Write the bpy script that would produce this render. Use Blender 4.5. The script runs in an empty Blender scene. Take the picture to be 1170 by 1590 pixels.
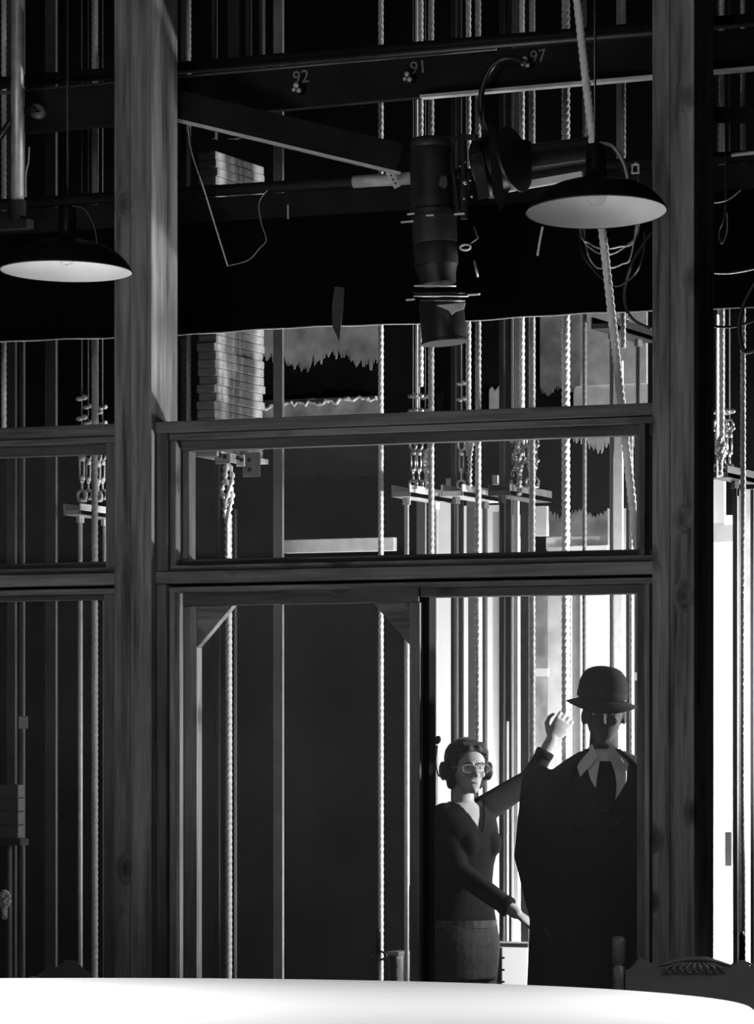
import bpy, bmesh, math, random
from mathutils import Vector, Matrix
random.seed(7)
PI = math.pi
SC = bpy.context.scene
COL = SC.collection
F = 6000.0; TH = math.radians(23.2); HZ = 1185.0; CX = 585.0; D0 = 15.0
S_, C_ = math.sin(TH), math.cos(TH)
CAM = Vector((D0*S_, -D0*C_, 1.5))
VF = Vector((-S_, C_, 0)); VR = Vector((C_, S_, 0)); UP = Vector((0, 0, 1))

def ray(px, py): return VF*F + VR*(px-CX) + UP*(HZ-py)
def at(px, py, Y):                       # point of the plane Y = const seen at a pixel
    d = ray(px, py); return CAM + d*((Y-CAM.y)/d.y)
def dp(px, py, dep): return CAM + ray(px, py)*(dep/F)
def depth(px, Y):
    d = ray(px, HZ); return F*(Y-CAM.y)/d.y
def X(px, Y): return at(px, HZ, Y).x
def Z(px, py, Y): return at(px, py, Y).z

# ------------------------------------------------------------ materials
def new_mat(name):
    m = bpy.data.materials.new(name); m.use_nodes = True
    nt = m.node_tree; return m, nt, nt.nodes, nt.links, nt.nodes['Principled BSDF']
def plain(name, v, rough=.6, metal=0, var=.15, scale=30, bump=0.0, spec=.5):
    m, nt, N, L, b = new_mat(name)
    tc = N.new('ShaderNodeTexCoord'); no = N.new('ShaderNodeTexNoise')
    no.inputs['Scale'].default_value = scale; no.inputs['Detail'].default_value = 5
    L.new(tc.outputs['Object'], no.inputs['Vector'])
    r = N.new('ShaderNodeMapRange'); r.inputs[3].default_value = v*(1-var); r.inputs[4].default_value = v*(1+var)
    r.inputs[1].default_value = .3; r.inputs[2].default_value = .7
    L.new(no.outputs['Fac'], r.inputs[0]); L.new(r.outputs[0], b.inputs['Base Color'])
    b.inputs['Roughness'].default_value = rough; b.inputs['Metallic'].default_value = metal
    b.inputs['Specular IOR Level'].default_value = spec
    if bump:
        bp = N.new('ShaderNodeBump'); bp.inputs['Strength'].default_value = bump; bp.inputs['Distance'].default_value = .01
        L.new(no.outputs['Fac'], bp.inputs['Height']); L.new(bp.outputs[0], b.inputs['Normal'])
    return m
def wood(name, lo, hi, axis, seed=0.0):
    m, nt, N, L, b = new_mat(name)
    tc = N.new('ShaderNodeTexCoord')
    mp = N.new('ShaderNodeMapping'); L.new(tc.outputs['Object'], mp.inputs[0])
    mp.inputs['Location'].default_value = (seed, seed*1.7, seed*.6)
    sc = [9, 9, 9]; sc[axis] = .55; mp.inputs['Scale'].default_value = sc
    # knots: stretched voronoi pushes the grain aside
    mk = N.new('ShaderNodeMapping'); L.new(tc.outputs['Object'], mk.inputs[0])
    ks = [6, 6, 6]; ks[axis] = 4.2; mk.inputs['Scale'].default_value = ks
    mk.inputs['Location'].default_value = (seed*2, seed, seed)
    vo = N.new('ShaderNodeTexVoronoi'); vo.inputs['Scale'].default_value = 1.0; L.new(mk.outputs[0], vo.inputs['Vector'])
    kn = N.new('ShaderNodeMapRange'); kn.inputs[1].default_value = .04; kn.inputs[2].default_value = .30
    kn.inputs[3].default_value = 1; kn.inputs[4].default_value = 0
    L.new(vo.outputs['Distance'], kn.inputs[0])
    gate = N.new('ShaderNodeMath'); gate.operation = 'GREATER_THAN'; gate.inputs[1].default_value = .60
    sep = N.new('ShaderNodeSeparateColor'); L.new(vo.outputs['Color'], sep.inputs[0]); L.new(sep.outputs[0], gate.inputs[0])
    kk = N.new('ShaderNodeMath'); kk.operation = 'MULTIPLY'; L.new(kn.outputs[0], kk.inputs[0]); L.new(gate.outputs[0], kk.inputs[1])
    add = N.new('ShaderNodeVectorMath'); add.operation = 'ADD'
    cv = N.new('ShaderNodeCombineXYZ')
    km = N.new('ShaderNodeMath'); km.operation = 'MULTIPLY'; km.inputs[1].default_value = .3; L.new(kk.outputs[0], km.inputs[0])
    for i in range(3): L.new(km.outputs[0], cv.inputs[i])
    L.new(mp.outputs[0], add.inputs[0]); L.new(cv.outputs[0], add.inputs[1])
    n1 = N.new('ShaderNodeTexNoise'); n1.inputs['Scale'].default_value = 1.3; n1.inputs['Detail'].default_value = 6; n1.inputs['Roughness'].default_value = .62
    L.new(add.outputs[0], n1.inputs['Vector'])
    n2 = N.new('ShaderNodeTexNoise'); n2.inputs['Scale'].default_value = 7; n2.inputs['Detail'].default_value = 4
    L.new(add.outputs[0], n2.inputs['Vector'])
    mx = N.new('ShaderNodeMath'); mx.operation = 'MULTIPLY_ADD'; mx.inputs[1].default_value = .35
    L.new(n2.outputs['Fac'], mx.inputs[0]); L.new(n1.outputs['Fac'], mx.inputs[2])
    r = N.new('ShaderNodeMapRange'); r.inputs[1].default_value = .50; r.inputs[2].default_value = .86
    r.inputs[3].default_value = lo; r.inputs[4].default_value = hi
    L.new(mx.outputs[0], r.inputs[0])
    dk = N.new('ShaderNodeMapRange'); dk.inputs[3].default_value = 1; dk.inputs[4].default_value = .22; L.new(kk.outputs[0], dk.inputs[0])
    mu = N.new('ShaderNodeMath'); mu.operation = 'MULTIPLY'; L.new(r.outputs[0], mu.inputs[0]); L.new(dk.outputs[0], mu.inputs[1])
    L.new(mu.outputs[0], b.inputs['Base Color'])
    bp = N.new('ShaderNodeBump'); bp.inputs['Strength'].default_value = .25; bp.inputs['Distance'].default_value = .004
    L.new(mx.outputs[0], bp.inputs['Height']); L.new(bp.outputs[0], b.inputs['Normal'])
    b.inputs['Roughness'].default_value = .75; b.inputs['Specular IOR Level'].default_value = .25
    return m
def film(name, fac, v):
    m, nt, N, L, b = new_mat(name)
    b.inputs['Base Color'].default_value = (v, v, v, 1); b.inputs['Roughness'].default_value = .9; b.inputs['Specular IOR Level'].default_value = 0
    t = N.new('ShaderNodeBsdfTransparent'); mx = N.new('ShaderNodeMixShader')
    no = N.new('ShaderNodeTexNoise'); no.inputs['Scale'].default_value = 1.5
    tc = N.new('ShaderNodeTexCoord'); L.new(tc.outputs['Object'], no.inputs['Vector'])
    r = N.new('ShaderNodeMapRange'); r.inputs[1].default_value = .3; r.inputs[2].default_value = .7; r.inputs[3].default_value = fac*.8; r.inputs[4].default_value = fac*1.2
    L.new(no.outputs['Fac'], r.inputs[0]); L.new(r.outputs[0], mx.inputs[0])
    L.new(t.outputs[0], mx.inputs[1]); L.new(b.outputs[0], mx.inputs[2])
    L.new(mx.outputs[0], N['Material Output'].inputs['Surface']); return m

M = dict(
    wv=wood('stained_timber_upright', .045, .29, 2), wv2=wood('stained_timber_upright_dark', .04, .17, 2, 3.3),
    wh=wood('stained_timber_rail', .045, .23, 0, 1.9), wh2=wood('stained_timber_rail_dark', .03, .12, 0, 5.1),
    wd=wood('timber_door', .06, .24, 2, 8.2),
    black=plain('black_cloth', .004, .95, 0, .4, 60, spec=.05), lit_hem=plain('lit_hem_tone', .75, .8),
    darkwall=plain('black_painted_wall', .006, .9, 0, .5, 3, spec=.1),
    rope=plain('manila_rope', .62, .85, 0, .25, 260, spec=.2), ropeg=plain('grey_rope', .42, .85, 0, .3, 200, spec=.2),
    roped=plain('dark_rope', .16, .85, 0, .3, 200, spec=.2), ropew=plain('white_rope', .8, .8, 0, .12, 200, spec=.2),
    steel=plain('worn_steel', .5, .35, .9, .3, 80), pale=plain('pale_painted_steel', .62, .5, 0, .12, 25),
    grey=plain('grey_painted_batten', .22, .55, 0, .15, 20), dim=plain('dim_painted_batten', .05, .6, 0, .2, 20),
    iron=plain('black_iron', .012, .45, 0, .4, 30), blackm=plain('black_enamel', .008, .28, 0, .1, 30, spec=.35),
    white=plain('white_enamel', .85, .45, 0, .02, 10), board=plain('white_masking_board', .82, .8, 0, .05, 4, spec=.1),
    plaster=plain('stained_plaster', .30, .9, 0, .45, 9, .3, spec=.1), plasterl=plain('pale_plaster', .5, .9, 0, .2, 14, .2, spec=.1),
    weight=plain('grey_iron_weight', .34, .75, 0, .3, 18, .2), truss=plain('dark_painted_beam', .016, .85, 0, .35, 7, spec=.08),
    pipe=plain('dark_steel_pipe', .02, .5, 0, .3, 20, spec=.25), pipel=plain('galvanised_pipe', .28, .4, .3, .2, 20),
    cable=plain('black_cable', .02, .35, 0, .1, 20), cloth=plain('white_tablecloth', .86, .9, 0, .015, 4, spec=.1),
    chair=plain('dark_chair_wood', .042, .5, 0, .2, 14), chair2=plain('black_chair_wood', .02, .3, 0, .2, 14),
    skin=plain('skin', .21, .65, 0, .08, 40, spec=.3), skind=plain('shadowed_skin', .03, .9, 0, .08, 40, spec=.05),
    hair=plain('dark_hair', .02, .7, 0, .3, 90, spec=.2), eye=plain('eyeball', .3, .3), iris=plain('iris', .02, .2),
    shirt=plain('black_shirt', .006, .95, 0, .3, 50, spec=.1), jeans=plain('dark_jeans', .03, .85, 0, .3, 60, .2, spec=.1),
    coat=plain('black_overcoat', .007, .95, 0, .3, 60, spec=.05), mshirt=plain('white_shirt', .34, .8, 0, .05, 30),
    paper=plain('grey_paper', .45, .8, 0, .1, 20), floor=plain('black_stage_floor', .012, .8, 0, .3, 5),
    lip=plain('lip', .10, .5), spectacle=plain('spectacle_metal', .2, .4), paint=plain('chalk_number', .3, .8), film=film('hazy_glass', .035, .8), film2=film('hazy_glass_dim', .025, .8),  # pane films mix in pale colour to imitate the haze of reflections
    lens=plain('frosted_strip', .75, .5), plank=plain('raw_plank', .34, .75, 0, .25, 12))
gl, nt, N, L, b = new_mat('glowing_rack_face'); b.inputs['Base Color'].default_value = (.8, .8, .8, 1); b.inputs['Emission Color'].default_value = (1, 1, 1, 1); b.inputs['Emission Strength'].default_value = .8; M['glow'] = gl  # emission puts the blown-out brightness of the rack into its material
gm, nt, N, L, b = new_mat('clear_glass'); b.inputs['Transmission Weight'].default_value = 1; b.inputs['Roughness'].default_value = .02; b.inputs['IOR'].default_value = 1.25
M['glass'] = gm

# ------------------------------------------------------------ mesh builder
class MB:
    def __init__(s): s.v = []; s.f = []
    def add(s, vs, fs):
        o = len(s.v); s.v += [tuple(v) for v in vs]; s.f += [tuple(i+o for i in f) for f in fs]; return s
    def box(s, x0, x1, y0, y1, z0, z1):
        vs = [(x, y, z) for z in (z0, z1) for y in (y0, y1) for x in (x0, x1)]
        return s.add(vs, [(0, 2, 3, 1), (4, 5, 7, 6), (0, 1, 5, 4), (2, 6, 7, 3), (0, 4, 6, 2), (1, 3, 7, 5)])
    def bar(s, p, q, w, h, up=UP):       # box beam from p to q, w sideways, h along up
        p, q = Vector(p), Vector(q); t = (q-p).normalized(); a = t.cross(Vector(up)).normalized(); u = a.cross(t).normalized()
        vs = [c + a*i*w/2 + u*j*h/2 for c in (p, q) for j in (-1, 1) for i in (-1, 1)]
        return s.add(vs, [(0, 1, 3, 2), (4, 6, 7, 5), (0, 4, 5, 1), (2, 3, 7, 6), (0, 2, 6, 4), (1, 5, 7, 3)])
    def tube(s, pts, r, n=10, cap=True):
        pts = [Vector(p) for p in pts]; m = len(pts); rs = r if isinstance(r, (list, tuple)) else [r]*m
        vs = []; pa = None
        for i, p in enumerate(pts):
            t = (pts[min(i+1, m-1)]-pts[max(i-1, 0)]).normalized()
            if pa is None: pa = t.orthogonal().normalized()
            a = (pa - t*pa.dot(t)).normalized(); pa = a; b_ = t.cross(a)
            for k in range(n):
                g = 2*PI*k/n; vs.append(p + (a*math.cos(g)+b_*math.sin(g))*rs[i])
        fs = [(i*n+k, i*n+(k+1) % n, (i+1)*n+(k+1) % n, (i+1)*n+k) for i in range(m-1) for k in range(n)]
        if cap: fs += [tuple(range(n-1, -1, -1)), tuple((m-1)*n+k for k in range(n))]
        return s.add(vs, fs)
    def ring(s, c, R, r, nrm=(0, 1, 0), n=20, k=6, arc=2*PI, st=0, sy=1.0):
        nrm = Vector(nrm).normalized(); a = nrm.orthogonal().normalized()
        if abs(nrm.z) < .9: a = nrm.cross(UP).normalized()
        b_ = a.cross(nrm)
        pts = [Vector(c)+a*R*math.cos(st+arc*i/n)+b_*R*sy*math.sin(st+arc*i/n) for i in range(n+1)]
        return s.tube(pts, r, k)
    def lathe(s, prof, mat=None, n=40, cap=False):
        mat = mat or Matrix(); m = len(prof); vs = []
        for (r, z) in prof:
            for k in range(n): vs.append(mat @ Vector((r*math.cos(2*PI*k/n), r*math.sin(2*PI*k/n), z)))
        fs = [(i*n+k, i*n+(k+1) % n, (i+1)*n+(k+1) % n, (i+1)*n+k) for i in range(m-1) for k in range(n)]
        if cap: fs += [tuple(range(n-1, -1, -1)), tuple((m-1)*n+k for k in range(n))]
        return s.add(vs, fs)
    def loft(s, rings, n=28):            # rings: (centre, A, B, exponent)
        m = len(rings); vs = []
        for rg in rings:
            c, A, B = Vector(rg[0]), Vector(rg[1]), Vector(rg[2]); e = rg[3] if len(rg) > 3 else 1.0
            for k in range(n):
                g = 2*PI*k/n; ca, sa = math.cos(g), math.sin(g)
                vs.append(c + A*math.copysign(abs(ca)**e, ca) + B*math.copysign(abs(sa)**e, sa))
        fs = [(i*n+k, i*n+(k+1) % n, (i+1)*n+(k+1) % n, (i+1)*n+k) for i in range(m-1) for k in range(n)]
        fs += [tuple(range(n-1, -1, -1)), tuple((m-1)*n+k for k in range(n))]
        return s.add(vs, fs)
    def ball(s, c, rx, ry=None, rz=None, n=14, mat=None):
        ry = ry or rx; rz = rz or rx; h = n//2; c = Vector(c); vs = []
        for i in range(h+1):
            a = max(.02, min(PI-.02, PI*i/h))
            for k in range(n):
                v = Vector((rx*math.sin(a)*math.cos(2*PI*k/n), ry*math.sin(a)*math.sin(2*PI*k/n), -rz*math.cos(a)))
                vs.append(c + (mat @ v if mat else v))
        fs = [(i*n+k, i*n+(k+1) % n, (i+1)*n+(k+1) % n, (i+1)*n+k) for i in range(h) for k in range(n)]
        fs += [tuple(range(n-1, -1, -1)), tuple(h*n+k for k in range(n))]
        return s.add(vs, fs)
    def capsule(s, p, q, r0, r1, n=14):
        p, q = Vector(p), Vector(q); t = (q-p).normalized(); pts = []; rs = []
        for i in range(5):
            a = PI/2*(1-i/4); pts.append(p-t*r0*math.sin(a)); rs.append(max(r0*math.cos(a), r0*.08))
        for i in range(5):
            a = PI/2*i/4; pts.append(q+t*r1*math.sin(a)); rs.append(max(r1*math.cos(a), r1*.08))
        return s.tube(pts, rs, n)
    def obj(s, name, mat, parent=None, smooth=False, bevel=0):
        off = parent.location if parent is not None else Vector((0, 0, 0))
        if parent is not None and parent.parent is not None: off = off + parent.parent.location
        me = bpy.data.meshes.new(name); me.from_pydata([Vector(v)-off for v in s.v], [], s.f)
        bm = bmesh.new(); bm.from_mesh(me); bmesh.ops.recalc_face_normals(bm, faces=bm.faces); bm.to_mesh(me); bm.free()
        me.materials.append(M[mat] if isinstance(mat, str) else mat)
        if smooth: me.polygons.foreach_set('use_smooth', [True]*len(me.polygons))
        o = bpy.data.objects.new(name, me); COL.objects.link(o)
        if parent is not None: o.parent = parent
        if bevel:
            md = o.modifiers.new('bevel', 'BEVEL'); md.width = bevel; md.segments = 2; md.limit_method = 'ANGLE'
        elif smooth:
            for e in me.edges: pass
        return o
def tag(o, label=None, cat=None, group=None, kind=None):
    if label: o['label'] = label
    if cat: o['category'] = cat
    if group: o['group'] = group
    if kind: o['kind'] = kind
    return o
def empty(name, loc, label=None, cat=None, group=None, kind=None):
    o = bpy.data.objects.new(name, None); COL.objects.link(o); o.location = loc; o.empty_display_size = .1
    return tag(o, label, cat, group, kind)
def smooth_by_angle(o, a=40):
    bm = bmesh.new(); bm.from_mesh(o.data)
    for e in bm.edges:
        if len(e.link_faces) == 2 and e.calc_face_angle(0) > math.radians(a): e.smooth = False
    for f in bm.faces: f.smooth = True
    bm.to_mesh(o.data); bm.free(); return o
def spline(pts, n=12):
    pts = [Vector(p) for p in pts]; out = []; m = len(pts)
    for i in range(m-1):
        p0, p1, p2, p3 = pts[max(i-1, 0)], pts[i], pts[i+1], pts[min(i+2, m-1)]
        for k in range(n):
            t = k/n; out.append(.5*((2*p1)+(p2-p0)*t+(2*p0-5*p1+4*p2-p3)*t*t+(3*p1-3*p2+p3-p0)*t**3))
    out.append(pts[-1]); return out
ORD = ['lowest', 'second', 'third', 'fourth', 'fifth', 'sixth', 'seventh', 'eighth', 'ninth', 'tenth', 'eleventh', 'twelfth', 'thirteenth', 'fourteenth', 'fifteenth', 'sixteenth', 'seventeenth', 'eighteenth', 'nineteenth', 'twentieth']
CEIL = 5.6

# ------------------------------------------------------------ room shell
YB = 2.74
tag(MB().box(-8, 9, -16, YB+.1, -.1, 0).obj('floor', 'floor'), kind='structure')
tag(MB().box(-8, 9, -16, YB+.1, CEIL, CEIL+.1).obj('ceiling', 'darkwall'), kind='structure')
tag(MB().box(-8, 9, YB, YB+.1, 0, CEIL).obj('wall_back', 'darkwall'), kind='structure')
tag(MB().box(-8.1, -8, -16, YB+.1, 0, CEIL).obj('wall_left', 'darkwall'), kind='structure')
tag(MB().box(9, 9.1, -16, YB+.1, 0, CEIL).obj('wall_right', 'darkwall'), kind='structure')

# ------------------------------------------------------------ timber posts and bays
YP0, YP1 = -.085, .155
LX0, LX1 = X(177, YP0), X(235, YP0)
RX0, RX1 = X(1012, YP0), X(1077, YP0)
def post(n, x0, x1, mat, lab):
    m = MB(); w = x1-x0; g = .0035
    # laminated boards with fine joints
    for a, b_ in ((0, .42), (.42, 1)): m.box(x0+w*a+g*.4*(a > 0), x0+w*b_, YP0, YP1-.13, 0, CEIL)
    m.box(x0+.002, x1-.002, YP1-.126, YP1, 0, CEIL)
    m.box(x0+.008, x1-.008, YP0+.01, YP1-.01, 0, CEIL)
    o = m.obj('trim_%d' % n, mat, bevel=.003); tag(o, kind='structure'); return o
post(1, LX0, LX1, 'wv', ''); post(2, RX0, RX1, 'wv', '')

def rail(name, xa, xb, z0, z1, y0, y1, mat, par, bev=.003): return MB().box(xa, xb, y0, y1, z0, z1).obj(name, mat, par, bevel=bev)
FX0, FX1 = X(248, 0), RX0-.001       # centre bay
def zc(py, px=600, Y=0.): return Z(px, py, Y)
# z levels taken at px 600 (rails slope there by perspective only)
zt = [zc(643), zc(661), zc(672), zc(688)]            # cap top, cap bottom, moulding bottom, opening top
zb = [zc(861), zc(871), zc(881), zc(900), zc(905), zc(914)]  # opening bottom, moulding top, main rail top, main rail bottom, gap, lower moulding bottom
ZD = zc(917)                                          # door head underside (front)
def bay_upper(n, xa, xb, par):
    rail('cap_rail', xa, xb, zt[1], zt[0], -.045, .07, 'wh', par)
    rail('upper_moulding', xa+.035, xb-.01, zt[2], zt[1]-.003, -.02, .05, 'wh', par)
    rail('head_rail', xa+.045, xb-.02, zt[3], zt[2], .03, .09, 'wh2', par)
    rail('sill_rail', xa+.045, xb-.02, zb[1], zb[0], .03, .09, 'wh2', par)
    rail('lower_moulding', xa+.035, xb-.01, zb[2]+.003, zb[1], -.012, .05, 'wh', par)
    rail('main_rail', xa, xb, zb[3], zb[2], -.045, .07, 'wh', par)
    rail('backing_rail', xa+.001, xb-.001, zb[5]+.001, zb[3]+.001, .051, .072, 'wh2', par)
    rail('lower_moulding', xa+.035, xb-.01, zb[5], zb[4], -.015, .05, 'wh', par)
w1 = empty('window_1', ((FX0+FX1)/2, 0, zb[3]), kind='structure')
bay_upper(1, FX0, FX1, w1)
xl = [FX0, X(266, 0), X(276, 0), X(297, .06)]
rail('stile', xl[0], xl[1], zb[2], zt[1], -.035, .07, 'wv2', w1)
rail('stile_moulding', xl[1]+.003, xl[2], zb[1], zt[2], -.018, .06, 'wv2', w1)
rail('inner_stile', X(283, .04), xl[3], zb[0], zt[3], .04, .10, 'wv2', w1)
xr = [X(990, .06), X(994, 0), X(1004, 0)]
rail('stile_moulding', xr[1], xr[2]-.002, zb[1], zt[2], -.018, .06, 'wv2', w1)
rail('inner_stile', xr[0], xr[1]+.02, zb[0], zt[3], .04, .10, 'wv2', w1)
MB().box(xl[3]-.01, xr[0]+.01, .078, .082, zb[0]-.01, zt[3]+.01).obj('glass_pane', 'film', w1)

# door set below the transom
d1 = empty('door_1', ((FX0+FX1)/2, 0, 0), kind='structure')
rail('frame_stile', xl[0], xl[1]-.005, 0, zb[3]-.002, -.035, .07, 'wv2', d1)
rail('stile_moulding', xl[1], xl[2]-.004, 0, zb[5], -.018, .06, 'wv', d1)
rail('stile_moulding', X(1002, 0), X(1010, 0), 0, zb[5], -.018, .06, 'wv', d1)
rail('frame_stile', X(992, .06), X(1001, .03), 0, zb[5], .03, .10, 'wv2', d1)
rail('door_head', X(640, 0), X(1003, 0), zc(924, 830), zb[5], .012, .10, 'wh2', d1)
MB().box(X(664, .07), X(994, .07), .085, .089, 0, zc(924, 830)+.005).obj('glass_pane', 'film', d1)
# sliding leaf, in front of the fixed opening
d2 = empty('door_2', ((X(284, 0)+X(650, 0))/2, 0, 0), kind='structure')
ya, yb_ = -.005, .045
rail('door_rail', X(284, 0), X(650, 0), zc(938, 450), zc(914, 450)-.003, ya, yb_, 'wh2', d2)
rail('door_stile', X(286, 0), X(306, 0), .01, zc(938, 450)-.002, ya, yb_, 'wd', d2)
rail('door_stile', X(636, 0), X(652, 0), .01, zc(938, 450)-.002, ya, yb_, 'wv2', d2)
rail('door_rail', X(308, 0), X(634, 0), .02, .22, ya, yb_, 'wh2', d2)
rail('back_stop', X(652, .03), X(666, .03), 0, zb[5], .03, .10, 'darkwall', d2)
for sx, sgn in ((X(306, 0), 1), (X(636, 0), -1)):
    m = MB(); zz = zc(938, 450)-.002; a = .165; t = (ya+.004, yb_-.006)
    p = [(sx, zz), (sx+sgn*.155, zz), (sx, zz-a)]
    m.add([(q[0], y, q[1]) for y in t for q in p], [(0, 1, 2), (5, 4, 3), (0, 3, 4, 1), (1, 4, 5, 2), (2, 5, 3, 0)])
    m.obj('corner_brace', 'wh', d2, bevel=.002)
MB().box(X(304, .02), X(640, .02), .018, .022, .02, zc(938, 450)).obj('glass_pane', 'film', d2)
# left bay
LBX1 = LX0-.001; LBX0 = -4.4
w2 = empty('window_2', ((LBX0+LBX1)/2, 0, zb[3]), kind='structure')
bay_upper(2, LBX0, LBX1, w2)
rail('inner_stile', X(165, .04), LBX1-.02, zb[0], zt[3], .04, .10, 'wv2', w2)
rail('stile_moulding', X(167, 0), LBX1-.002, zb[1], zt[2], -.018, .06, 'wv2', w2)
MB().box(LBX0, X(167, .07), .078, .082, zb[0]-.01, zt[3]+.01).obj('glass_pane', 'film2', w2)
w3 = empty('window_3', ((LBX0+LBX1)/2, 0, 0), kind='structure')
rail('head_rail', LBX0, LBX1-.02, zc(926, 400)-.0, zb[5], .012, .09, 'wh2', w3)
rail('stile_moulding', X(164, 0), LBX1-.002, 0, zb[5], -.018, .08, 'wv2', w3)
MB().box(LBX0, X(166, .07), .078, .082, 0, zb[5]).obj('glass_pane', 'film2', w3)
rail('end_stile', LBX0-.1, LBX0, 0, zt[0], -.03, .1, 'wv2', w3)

# ------------------------------------------------------------ ropes
def rope_mesh(name, z0, z1, mat):
    m = MB(); n = 15; step = .0055; k = int((z1-z0)/step); pitch = .085; vs = []
    for i in range(k+1):
        z = z0+(z1-z0)*i/k
        for j in range(n):
            g = 2*PI*j/n; r = .64+.36*abs(math.cos(1.5*(g-2*PI*z/pitch))); vs.append((r*math.cos(g), r*math.sin(g), z-z0))
    fs = [(i*n+j, i*n+(j+1) % n, (i+1)*n+(j+1) % n, (i+1)*n+j) for i in range(k) for j in range(n)]
    fs += [tuple(range(n-1, -1, -1)), tuple(k*n+j for j in range(n))]
    me = bpy.data.meshes.new(name); me.from_pydata(vs, [], fs); me.materials.append(M[mat])
    me.polygons.foreach_set('use_smooth', [True]*len(me.polygons)); return me
full = {k: rope_mesh('rope_' + k, 0, CEIL-.001, k) for k in ('rope', 'ropeg', 'roped', 'ropew')}
def rope(px, w, Y, mat, label, z0=0, z1=None, name='hemp_rope'):
    d = depth(px, Y); r = w/2*d/F; x = X(px, Y)
    me = full[mat] if (z0 == 0 and z1 is None) else rope_mesh('rope_part', z0, (CEIL-.001 if z1 is None else z1), mat)
    o = bpy.data.objects.new(name, me); COL.objects.link(o); o.location = (x, Y, z0); o.scale = (r, r, 1)
    o.rotation_euler.z = 0
    return tag(o, label, 'rope', 'fly ropes hanging behind the timber wall')
YR = 1.15
rope(6, 9, YR, 'rope', 'pale twisted rope at the far left edge, behind the upright steel pipe', z0=Z(6, 690, YR))
rope(147, 11, YR, 'ropeg', 'grey twisted rope hanging through the left bay beside its cluster of turnbuckles')
rope(293, 8, YR, 'rope', 'pale twisted rope just right of the left timber post, above the transom', z0=Z(293, 690, YR))
rope(355, 11, YR, 'ropew', 'bright white rope hanging from the knotted bracket behind the left door leaf', z1=Z(355, 800, YR))
rope(591, 9, YR, 'rope', 'slim twisted rope down the right part of the left door leaf', z0=Z(591, 1545, YR))
rope(653, 9, YR, 'rope', 'short twisted rope ending at shackles at the tip of the long hanging spotlight', z1=None, z0=Z(653, 600, YR))
rope(669, 10, YR-.02, 'ropeg', 'grey twisted rope that passes the left edge of the open doorway')
rope(727, 9, YR, 'rope', 'twisted rope ending in a tied knot over the middle arbor plate of the transom', z0=Z(727, 700, YR))
rope(742, 10, YR-.02, 'ropeg', 'grey twisted rope straight above the headset of the woman')
rope(810, 9, YR, 'ropew', 'bright twisted rope ending in a knot above the largest arbor plate', z0=Z(810, 690, YR))
rope(826, 10, YR-.02, 'ropeg', 'fuzzy grey rope running down between the woman and the raised hand')
rope(878, 14, YR, 'rope', 'thickest twisted rope, gripped by the raised hand of the woman')
rope(907, 7, YR+.35, 'roped', 'thin dark rope that ends behind the crown of the hat')
rope(967, 9, YR, 'ropeg', 'grey twisted rope ending at the bracket left of the right timber post', z0=Z(967, 540, YR), )
rope(980, 6, YR+.1, 'ropeg', 'thin grey rope at the right edge of the doorway', z1=Z(980, 660, YR))
rope(1120, 9, YR, 'rope', 'twisted rope right of the right timber post, ending in shackles', z0=Z(1120, 700, YR))
rope(1153, 9, YR-.05, 'ropeg', 'dull twisted rope near the right edge of the photo, in front of the white boards')
# slack diagonal rope
pa, pb = at(888, -70, .12), at(992, 880, .30)
ln = (pb-pa).length
me = rope_mesh('diagonal_rope', 0, ln, 'ropew'); o = bpy.data.objects.new('hemp_rope', me); COL.objects.link(o)
o.location = pb; o.rotation_euler = (pa-pb).to_track_quat('Z', 'Y').to_euler(); o.scale = (.0175, .0175, 1)
tag(o, 'thick slanting rope passing behind the right pendant lamp', 'rope', 'fly ropes hanging behind the timber wall')
# bunched knot of rope at the bracket, and small tied knots
def knot(px, py0, py1, r, Y, mat, label, seed, amp=9):
    rnd = random.Random(seed); m = MB(); n = 7
    for s_ in range(3):
        pts = []
        for i in range(n):
            t = i/(n-1); a = amp*math.sin(PI*min(t*1.6, 1))*(1-.5*t)
            pts.append(at(px+math.sin(t*9+s_*2.1)*a, py0+(py1-py0)*t, Y+.02*math.cos(t*9+s_*2.1)))
        pts = spline(pts, 8); m.tube(pts, [r*(.8+.35*math.sin(i*1.9)) for i in range(len(pts))], 8)
    return tag(m.obj('rope_knot', mat, smooth=True), label, 'knot')
knot(353, 715, 865, .012, YR-.03, 'ropew', 'big untidy white rope knot hanging under the pierced bracket', 1, 11)
knot(729, 640, 755, .010, YR-.03, 'ropeg', 'tied rope knot above the middle arbor plate of the transom', 2, 8)
knot(806, 680, 768, .011, YR-.03, 'ropeg', 'bulky rope knot above the largest arbor plate', 3, 9)
knot(663, 700, 758, .009, YR-.01, 'ropew', 'white rope knot above the left arbor plate of the transom', 4, 6)
knot(1118, 680, 738, .010, YR-.02, 'ropeg', 'rope knot beside the right timber post, over the far right arbor plate', 5, 7)
knot(7, 1385, 1425, .012, YR-.02, 'ropeg', 'small hank of tied rope low at the left edge of the photo', 6, 10)
knot(669, 1352, 1425, .010, YR-.12, 'ropew', 'frayed white rope hank hanging behind the hip of the woman', 7, 4)

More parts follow.
